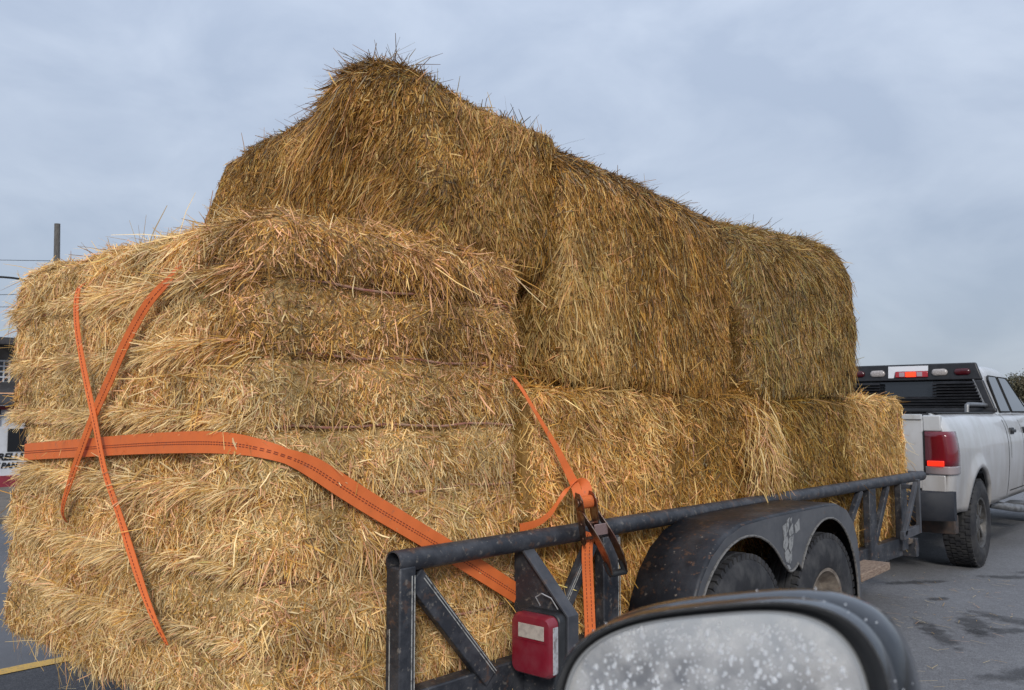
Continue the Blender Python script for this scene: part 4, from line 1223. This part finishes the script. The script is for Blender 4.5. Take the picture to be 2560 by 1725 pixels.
def oval(cx, w_, h_, m, nm, y=None):
    q = MB(); n = 20; r_ = h_ / 2; z = 1.885
    y = YR + .058 if y is None else y
    def rg_at(sc, yy): 
        o_ = []
        for k in range(n):
            t_ = 2 * math.pi * k / n
            o_.append((cx + (w_ / 2 - r_) * (1 if math.cos(t_) > 0 else -1) + r_ * sc * math.cos(t_), yy, z + r_ * sc * math.sin(t_)))
        return o_
    q.rings([rg_at(1.0, y + .01), rg_at(1.0, y - .006), rg_at(.8, y - .014), rg_at(.4, y - .018)], cap1=True)
    return q.build(nm, m, rack, smooth=50)
for s in (1, -1):
    oval(s * .565, .165, .075, M['t_dkred'], 'oval_red_lamp')
    oval(s * .335, .165, .078, M['t_white'], 'oval_work_lamp')
b = MB(); b.prism([(-.215, YR + .052, 1.83), (-.155, YR + .052, 1.83), (-.135, YR + .058, 1.905), (.215, YR + .058, 1.905), (.215, YR + .066, 1.965), (-.215, YR + .066, 1.965)], (0, .02, 0))
b.build('centre_cutout_panel', mat('white_centre_panel', (.7, .71, .73), .35), rack, smooth=0)
b = MB(); b.box((.04, YR + .048, 1.868), (.35, .02, .066)); cl_ = b.build('centre_brake_lamp', mat('centre_lamp_red', (.42, .03, .04), .2, coat=.4), rack, bevel=.006)
M['c_clear'] = mat('centre_lamp_clear', (.42, .30, .32), .25, coat=.4)
for x in (-.062, .128):
    b = MB(); b.box((x, YR + .0375, 1.868), (.058, .006, .05)); b.build('clear_segment', M['c_clear'], cl_, bevel=.002)
b = MB(); b.box((.033, YR + .0365, 1.868), (.11, .008, .056)); b.build('lit_segment', M['lit_hot'], cl_, bevel=.004)
b = MB(); b.tube([(.80, YR + .0, 1.515), (.80, .95, 1.52), (.80, .55, 1.52), (.80, .48, 1.505), (.80, .47, 1.44)], .022, 10)
b.build('rail_bar', M['grey_metal'], rack)
# truck wheels
def truck_wheel(x, y):
    s = 1 if x > 0 else -1
    wh = bpy.data.objects.new('wheel', None); COL.objects.link(wh); wh.parent = TRK; wh.location = (x, y, .41); wh['_local'] = 1
    ty = MB(); ax = (s, 0, 0); o0 = Vector((0, 0, 0))
    ty.lathe([(-.12, .225), (-.14, .29), (-.138, .345), (-.115, .388), (-.09, .398), (.09, .398), (.115, .388), (.132, .36), (.140, .315), (.138, .28), (.128, .245), (.115, .228), (-.12, .225)], o0, ax, 64)
    for k in range(44):
        t_ = 2 * math.pi * k / 44
        for (a_, ph) in ((-.095, 0), (-.045, .5), (0, 0), (.045, .5), (.095, 0)):
            tt = t_ + ph * 2 * math.pi / 44
            u_ = Vector((0, math.cos(tt), math.sin(tt))); v_ = Vector((0, -math.sin(tt), math.cos(tt)))
            c = Vector((s * a_, 0, 0)) + u_ * .396
            ty.beam(c - v_ * .018, c + v_ * .018, .042, .024, up=u_)
    for k in range(8):
        t_ = 2 * math.pi * k / 8 + .1; u_ = Vector((0, math.cos(t_), math.sin(t_))); v_ = Vector((0, -math.sin(t_), math.cos(t_)))
        ty.beam(Vector((s * .139, 0, 0)) + u_ * .31 - v_ * .03, Vector((s * .139, 0, 0)) + u_ * .31 + v_ * .03, .004, .02, up=u_)
    ty.build('tyre', M['truck_rubber'], wh, smooth=30)
    rm = MB(); rm.lathe([(.115, .228), (.125, .235), (.120, .215), (.08, .205), (.05, .195), (.05, .165), (.075, .10), (.09, .09), (.10, .06), (.10, .001)], o0, ax, 40)
    for k in range(8):
        t_ = 2 * math.pi * k / 8; u_ = Vector((0, math.cos(t_), math.sin(t_)))
        rm.beam(Vector((s * .085, 0, 0)) + u_ * .07, Vector((s * .085, 0, 0)) + u_ * .20, .03, .035, up=(s, 0, 0))
    rm.build('rim', M['alloy'], wh, smooth=35, bevel=.003)
for yc in AR:
    for s in (1, -1): truck_wheel(s * .865, yc)

# ---------------------------------------------------------------- the camera car's door mirror
MO = Vector((-.290, .507, 1.236))
mn = Vector((.24, -.965, .135)).normalized()       # the glass looks back along the car
mu = (Vector((0, 0, 1)) - mn * mn.z).normalized()
mr_ = mu.cross(mn).normalized()                   # to the right as the driver sees it
MIR = empty('car_door_mirror', MO, label='rain-spotted black car door mirror in the foreground', cat='mirror')
M['housing'] = worn('wet_black_mirror_shell', (0.010, 0.012, 0.016), [((0.03, 0.033, 0.038), 14, 0.5, 0.72, 0.6)], rough=0.22, coat=0.6, bump=.06, bscale=120)
def mout(hw, hh, n=96, e=3.3, skew=.0, flat=0.0):
    o_ = []
    for k in range(n):
        t_ = 2 * math.pi * k / n; c, s = math.cos(t_), math.sin(t_)
        x = hw * abs(c) ** (2 / e) * (1 if c > 0 else -1); y = hh * abs(s) ** (2 / e) * (1 if s > 0 else -1)
        if y > 0: y = y * (1 + .235 * x / hw) + .0
        else: y = y * (1 - .05 * x / hw)
        if x < 0: x = x * (1 + .10 * -min(y, 0) / hh - .06 * max(y, 0) / hh)
        o_.append((x, y))
    return o_
def mring(o2, depth, sc=1.0, dx=0, dy=0):
    return [MO + mr_ * (x * sc + dx) + mu * (y * sc + dy) - mn * depth for (x, y) in o2]
OUT = mout(.1125, .090)
sh = MB()
sh.rings([mring(OUT, .000, .972), mring(OUT, -.003, .986), mring(OUT, .002, 1.0), mring(OUT, .014, 1.012), mring(OUT, .0165, 1.010), mring(OUT, .018, 1.024), mring(OUT, .035, 1.055, .002), mring(OUT, .055, 1.05, .004), mring(OUT, .075, .98, .006), mring(OUT, .092, .82, .008), mring(OUT, .103, .55, .01), mring(OUT, .108, .2, .01)], cap1=True)
sh.build('shell', M['housing'], MIR, smooth=50)
bz = MB(); bz.rings([mring(OUT, .000, .972), mring(OUT, .010, .945, -.003), mring(OUT, .016, .925, -.006), mring(OUT, .018, .87, -.006)])
bz.build('inner_bezel', M['black_plastic'], MIR, smooth=40)
lp_ = MB(); lp_.rings([mring(OUT, .0165, .912, -.006), mring(OUT, .0125, .906, -.006), mring(OUT, .0125, .892, -.006), mring(OUT, .0165, .886, -.006)])
lp_.build('glass_rim', mat('pale_glass_rim', (.30, .31, .32), .4), MIR, smooth=40)
gl = MB(); G = mout(.1125 * .895, .090 * .895)
gl.rings([mring(G, .0158, k / 6 + .001, -.006) for k in range(7)], cap1=False)
mg = mat('fogged_mirror_glass', (0.80, 0.78, 0.75), 0.16, metal=1.0)
t = mg.node_tree; bsd = t.nodes['Principled BSDF']
tcn = t.nodes.new('ShaderNodeTexCoord'); n1 = t.nodes.new('ShaderNodeTexNoise'); n1.inputs['Scale'].default_value = 26; n1.inputs['Detail'].default_value = 6
t.links.new(tcn.outputs['Object'], n1.inputs['Vector'])
r1 = t.nodes.new('ShaderNodeMapRange'); r1.inputs['From Min'].default_value = .35; r1.inputs['From Max'].default_value = .7; r1.inputs['To Min'].default_value = .08; r1.inputs['To Max'].default_value = .28
t.links.new(n1.outputs['Fac'], r1.inputs['Value']); t.links.new(r1.outputs['Result'], bsd.inputs['Roughness'])
n2 = t.nodes.new('ShaderNodeTexNoise'); n2.inputs['Scale'].default_value = 55; n2.inputs['Detail'].default_value = 8; n2.inputs['Roughness'].default_value = .7
t.links.new(tcn.outputs['Object'], n2.inputs['Vector'])
r2 = t.nodes.new('ShaderNodeMapRange'); r2.inputs['From Min'].default_value = .40; r2.inputs['From Max'].default_value = .64; r2.inputs['To Min'].default_value = 1.0; r2.inputs['To Max'].default_value = .62
t.links.new(n2.outputs['Fac'], r2.inputs['Value']); t.links.new(r2.outputs['Result'], bsd.inputs['Metallic'])
gl.build('mirror_glass', mg, MIR, smooth=60)
# water drops standing on the glass
dr = MB(); rgd = random.Random(3)
def inside(x, y): return (abs(x) / (.1125 * .85)) ** 3 + (abs(y) / (.090 * (.86 + .16 * x / .1125))) ** 3 < 1
cnt = 0
while cnt < 1900:
    x, y = rgd.uniform(-.11, .11), rgd.uniform(-.085, .09)
    if not inside(x, y): continue
    cnt += 1
    r_ = min(.0020, .0004 + rgd.expovariate(1 / .00036)); sy = rgd.uniform(1, 1.5)
    c0 = MO + mr_ * (x - .006) + mu * y - mn * .0156
    rg_ = []
    for (a, h_) in ((1, 0), (.86, .35), (.55, .62), (.18, .74)):
        rg_.append([c0 + mr_ * (r_ * a * math.cos(q * math.pi / 4)) + mu * (r_ * a * sy * math.sin(q * math.pi / 4)) + mn * (r_ * h_) for q in range(8)])
    dr.rings(rg_, cap1=True)
wm = mat('water_drop', (.95, .97, 1), .02, spec=.6); wb = wm.node_tree.nodes['Principled BSDF']; wb.inputs['Transmission Weight'].default_value = .55; wb.inputs['IOR'].default_value = 1.33
o = dr.build('water_drops', wm, MIR, smooth=80); o['kind'] = 'stuff'
# drops along the shell's upper edge
dr = MB()
for k in range(16):
    i = rgd.randrange(3, 48); sc = rgd.uniform(1.0, 1.055)
    x, y = OUT[i]; dep = .002 + (sc - 1.0) / .055 * .033
    c0 = MO + mr_ * (x * sc + .001) + mu * (y * sc + .001) - mn * dep
    r_ = rgd.uniform(.0004, .0008)
    dr.lathe([(-r_ * .8, .0004), (-r_ * .5, r_ * .8), (0, r_), (r_ * .5, r_ * .8), (r_ * .8, .0004)], c0, (0, 0, 1), 8)
o = dr.build('shell_drops', wm, MIR, smooth=80); o['kind'] = 'stuff'
ar_ = MB(); ar_.hexa([MO + mr_ * .09 - mu * .10 - mn * .02, MO + mr_ * .30 - mu * .16 - mn * .02, MO + mr_ * .30 - mu * .16 - mn * .07, MO + mr_ * .09 - mu * .10 - mn * .07,
                      MO + mr_ * .11 - mu * .05 - mn * .02, MO + mr_ * .30 - mu * .09 - mn * .02, MO + mr_ * .30 - mu * .09 - mn * .07, MO + mr_ * .11 - mu * .05 - mn * .07])
ar_.build('mirror_arm', M['housing'], MIR, bevel=.01, seg=3)

# ---------------------------------------------------------------- left background: pole, wires, food stand
b = MB(); b.tube([(-42.2, 15.7, 0), (-42.1, 15.65, 4), (-41.86, 15.42, 10.0)], [.17, .155, .125], 14)
pole = b.build('utility_pole', worn('grey_weathered_pole', (.12, .11, .10), [((.2, .19, .18), 4, .45, .6, .8), ((.05, .045, .04), 9, .5, .6, .8)], rough=.9, scale3=(8, 8, .6)))
tag(pole, 'tall weathered wooden utility pole rising behind the left end of the hay', 'pole')
def wire(pts, r, label, nm='overhead_wire', cat='wire', grp='overhead wires'):
    b = MB(); b.tube(smooth_path(pts, 2), r, 6)
    return tag(b.build(nm, M['seam'], None), label, cat, grp)
wire([(-58, 10.0, 7.65), (-50, 12.7, 7.95), (-46.3, 14.0, 7.9), (-43.6, 15.0, 7.55), (-42.05, 15.55, 6.6)], .055, 'thick dark cable bending down to the utility pole')
wire([(-60, 9.0, 9.3), (-50, 12.5, 8.95), (-41.95, 15.5, 8.3)], .014, 'thin upper wire running left from the utility pole, above the thick cable')
wire([(-60, 9.0, 7.5), (-50, 12.5, 7.1), (-42.0, 15.55, 6.8)], .014, 'thin middle wire running left from the utility pole, just under the thick cable')
wire([(-60, 9.0, 7.0), (-50, 12.5, 6.55), (-42.0, 15.55, 6.2)], .014, 'thin lowest wire running left from the utility pole')

ST = empty('food_stand', (-18.2, 6.2, 0), label='white roadside food stand with dark roof, red trim and hand-lettered menu', cat='building')
XF = -18.2
M['stand_white'] = worn('white_painted_board', (.62, .63, .66), [((.45, .45, .46), 3, .45, .65, .7)], rough=.6)
M['stand_red'] = worn('dark_red_paint', (.28, .03, .05), [((.2, .03, .04), 4, .45, .6, .8)], rough=.6)
M['stand_grey'] = worn('grey_brown_cladding', (.17, .155, .145), [((.11, .10, .095), 5, .45, .6, .8)], rough=.85)
M['shingle'] = worn('dark_shingle', (.045, .042, .045), [((.075, .07, .07), 8, .45, .6, .8)], rough=.9, bump=.4, bscale=30)
b = MB(); b.box((XF - 3, 6.0, .86), (6, 9.0, 1.24)); b.build('wall', M['stand_white'], ST)
b = MB(); b.box((XF - 2.985, 6.0, .12), (6.03, 9.03, .24)); b.build('base', M['stand_red'], ST)
b = MB(); b.box((XF + .03, 6.0, 1.515), (.10, 9.1, .075)); b.build('trim', M['stand_red'], ST)
b = MB(); b.prism([(XF + .30, 1.3, 1.555), (XF + .30, 1.3, 1.60), (XF - .55, 1.3, 2.02), (XF - .55, 1.3, 1.56)], (0, 9.4, 0)); b.build('lower_roof', M['shingle'], ST)
b = MB(); b.box((XF - 3.6, 6.0, 2.35), (5.9, 8.8, 1.0)); uw = b.build('upper_wall', M['stand_grey'], ST)
b = MB(); b.prism([(XF + .0, 1.2, 2.72), (XF + .0, 1.2, 2.85), (XF - 3.4, 1.2, 2.96), (XF - 7, 1.2, 2.85), (XF - 7, 1.2, 2.72)], (0, 9.6, 0)); b.build('upper_roof', M['shingle'], ST)
b = MB(); b.box((XF - .640, 5.75, 2.22), (.03, .85, .46)); wn = b.build('lattice_window', mat('dark_pane', (.03, .035, .045), .15), ST)
b = MB()
for k in range(9): b.box((XF - .617, 5.35 + .10 * k, 2.22), (.02, .026, .46))
for k in range(5): b.box((XF - .611, 5.75, 2.01 + .105 * k), (.02, .85, .03))
b.build('lattice', M['stand_white'], wn, smooth=0)
b = MB(); b.box((XF + .006, 6.14, .905), (.03, .34, .43)); wn = b.build('serving_window', mat('black_opening', (.012, .012, .014), .3), ST)
b = MB(); b.box((XF + .03, 5.78, 1.36), (.05, .05, .32)); b.box((XF + .05, 5.74, 1.44), (.10, .14, .10)); b.build('wall_lamp', M['black_plastic'], ST, bevel=.01)
def text(s, y0, z, h, m, parent, shear_=.25):
    cu = bpy.data.curves.new('lettering', 'FONT'); cu.body = s; cu.size = h / .70; cu.extrude = .004; cu.shear = shear_; cu.align_x = 'LEFT'; cu.offset = h * .045
    tmp = bpy.data.objects.new('tmp', cu); COL.objects.link(tmp)
    dg = bpy.context.evaluated_depsgraph_get(); dg.update()
    me = bpy.data.meshes.new_from_object(tmp.evaluated_get(dg))
    bpy.data.objects.remove(tmp); me.materials.clear(); me.materials.append(m)
    o = bpy.data.objects.new('lettering', me); COL.objects.link(o); o.parent = parent
    o.matrix_local = Matrix.Translation(Vector((XF + .012, y0, z)) - Vector(parent.location)) @ Matrix(((0, 0, 1, 0), (1, 0, 0, 0), (0, 1, 0, 0), (0, 0, 0, 1)))
    return o
M['ink'] = mat('black_sign_paint', (.012, .012, .013), .5)
text('RELLENO', 5.80, .535, .125, M['ink'], ST)
text('Y PAN', 5.74, .385, .10, M['ink'], ST)
b = MB(); b.box((-15.3, 6, .015), (5.0, 40, .09)); tag(b.build('pavement', worn('grey_brown_pavement', (.16, .135, .11), [((.1, .085, .07), 3, .45, .6, .8)], rough=.9)), kind='structure')

# ---------------------------------------------------------------- far tree at the right edge
def tree(x, y, h, rad, seed, label):
    rg = np.random.default_rng(seed)
    root = empty('tree', (x, y, 0), label=label, cat='tree')
    b = MB(); b.tube([(x, y, 0), (x + .1, y, h * .3), (x - .05, y + .05, h * .6)], [rad * .09, rad * .07, rad * .03], 8)
    for k in range(9):
        a = k * 2.4; b.tube([(x, y, h * (.22 + .03 * k)), (x + rad * .35 * math.cos(a), y + rad * .35 * math.sin(a), h * (.42 + .03 * k)), (x + rad * .7 * math.cos(a), y + rad * .7 * math.sin(a), h * (.55 + .03 * k))], [rad * .03, rad * .02, rad * .008], 5)
    b.build('trunk', worn('grey_bark', (.12, .10, .08), [((.06, .05, .04), 6, .45, .6, .8)], rough=.9), root)
    n = 9000
    cl = rg.normal(0, 1, (60, 3)); cl = nrm(cl) * (rg.random((60, 1)) ** .5) * np.array([rad * .85, rad * .85, h * .30])
    c = cl[rg.integers(0, 60, n)] + rg.normal(0, rad * .15, (n, 3)) + np.array([0, 0, h * .62])
    d = nrm(rg.normal(0, 1, (n, 3))); e = nrm(np.cross(d, rg.normal(0, 1, (n, 3)))); s_ = rg.uniform(.05, .12, (n, 1))
    V = np.stack([c - d * s_, c + e * s_ * .5, c + d * s_, c - e * s_ * .5], 1).reshape(-1, 3)
    me = bpy.data.meshes.new('crown'); me.from_pydata(V.tolist(), [], np.arange(n * 4).reshape(-1, 4).tolist())
    me.materials.append(worn('dry_olive_foliage', (.10, .09, .05), [((.15, .12, .07), 1.2, .42, .6, .9), ((.06, .065, .035), 2.6, .45, .6, .8)], rough=.8))
    o = bpy.data.objects.new('crown', me); COL.objects.link(o); o.parent = root
tree(-16.55, 79.0, 4.6, 1.7, 3, 'rounded brownish-green tree beyond the truck at the right edge')
for o in list(bpy.data.objects):
    if '_local' in o: del o['_local']
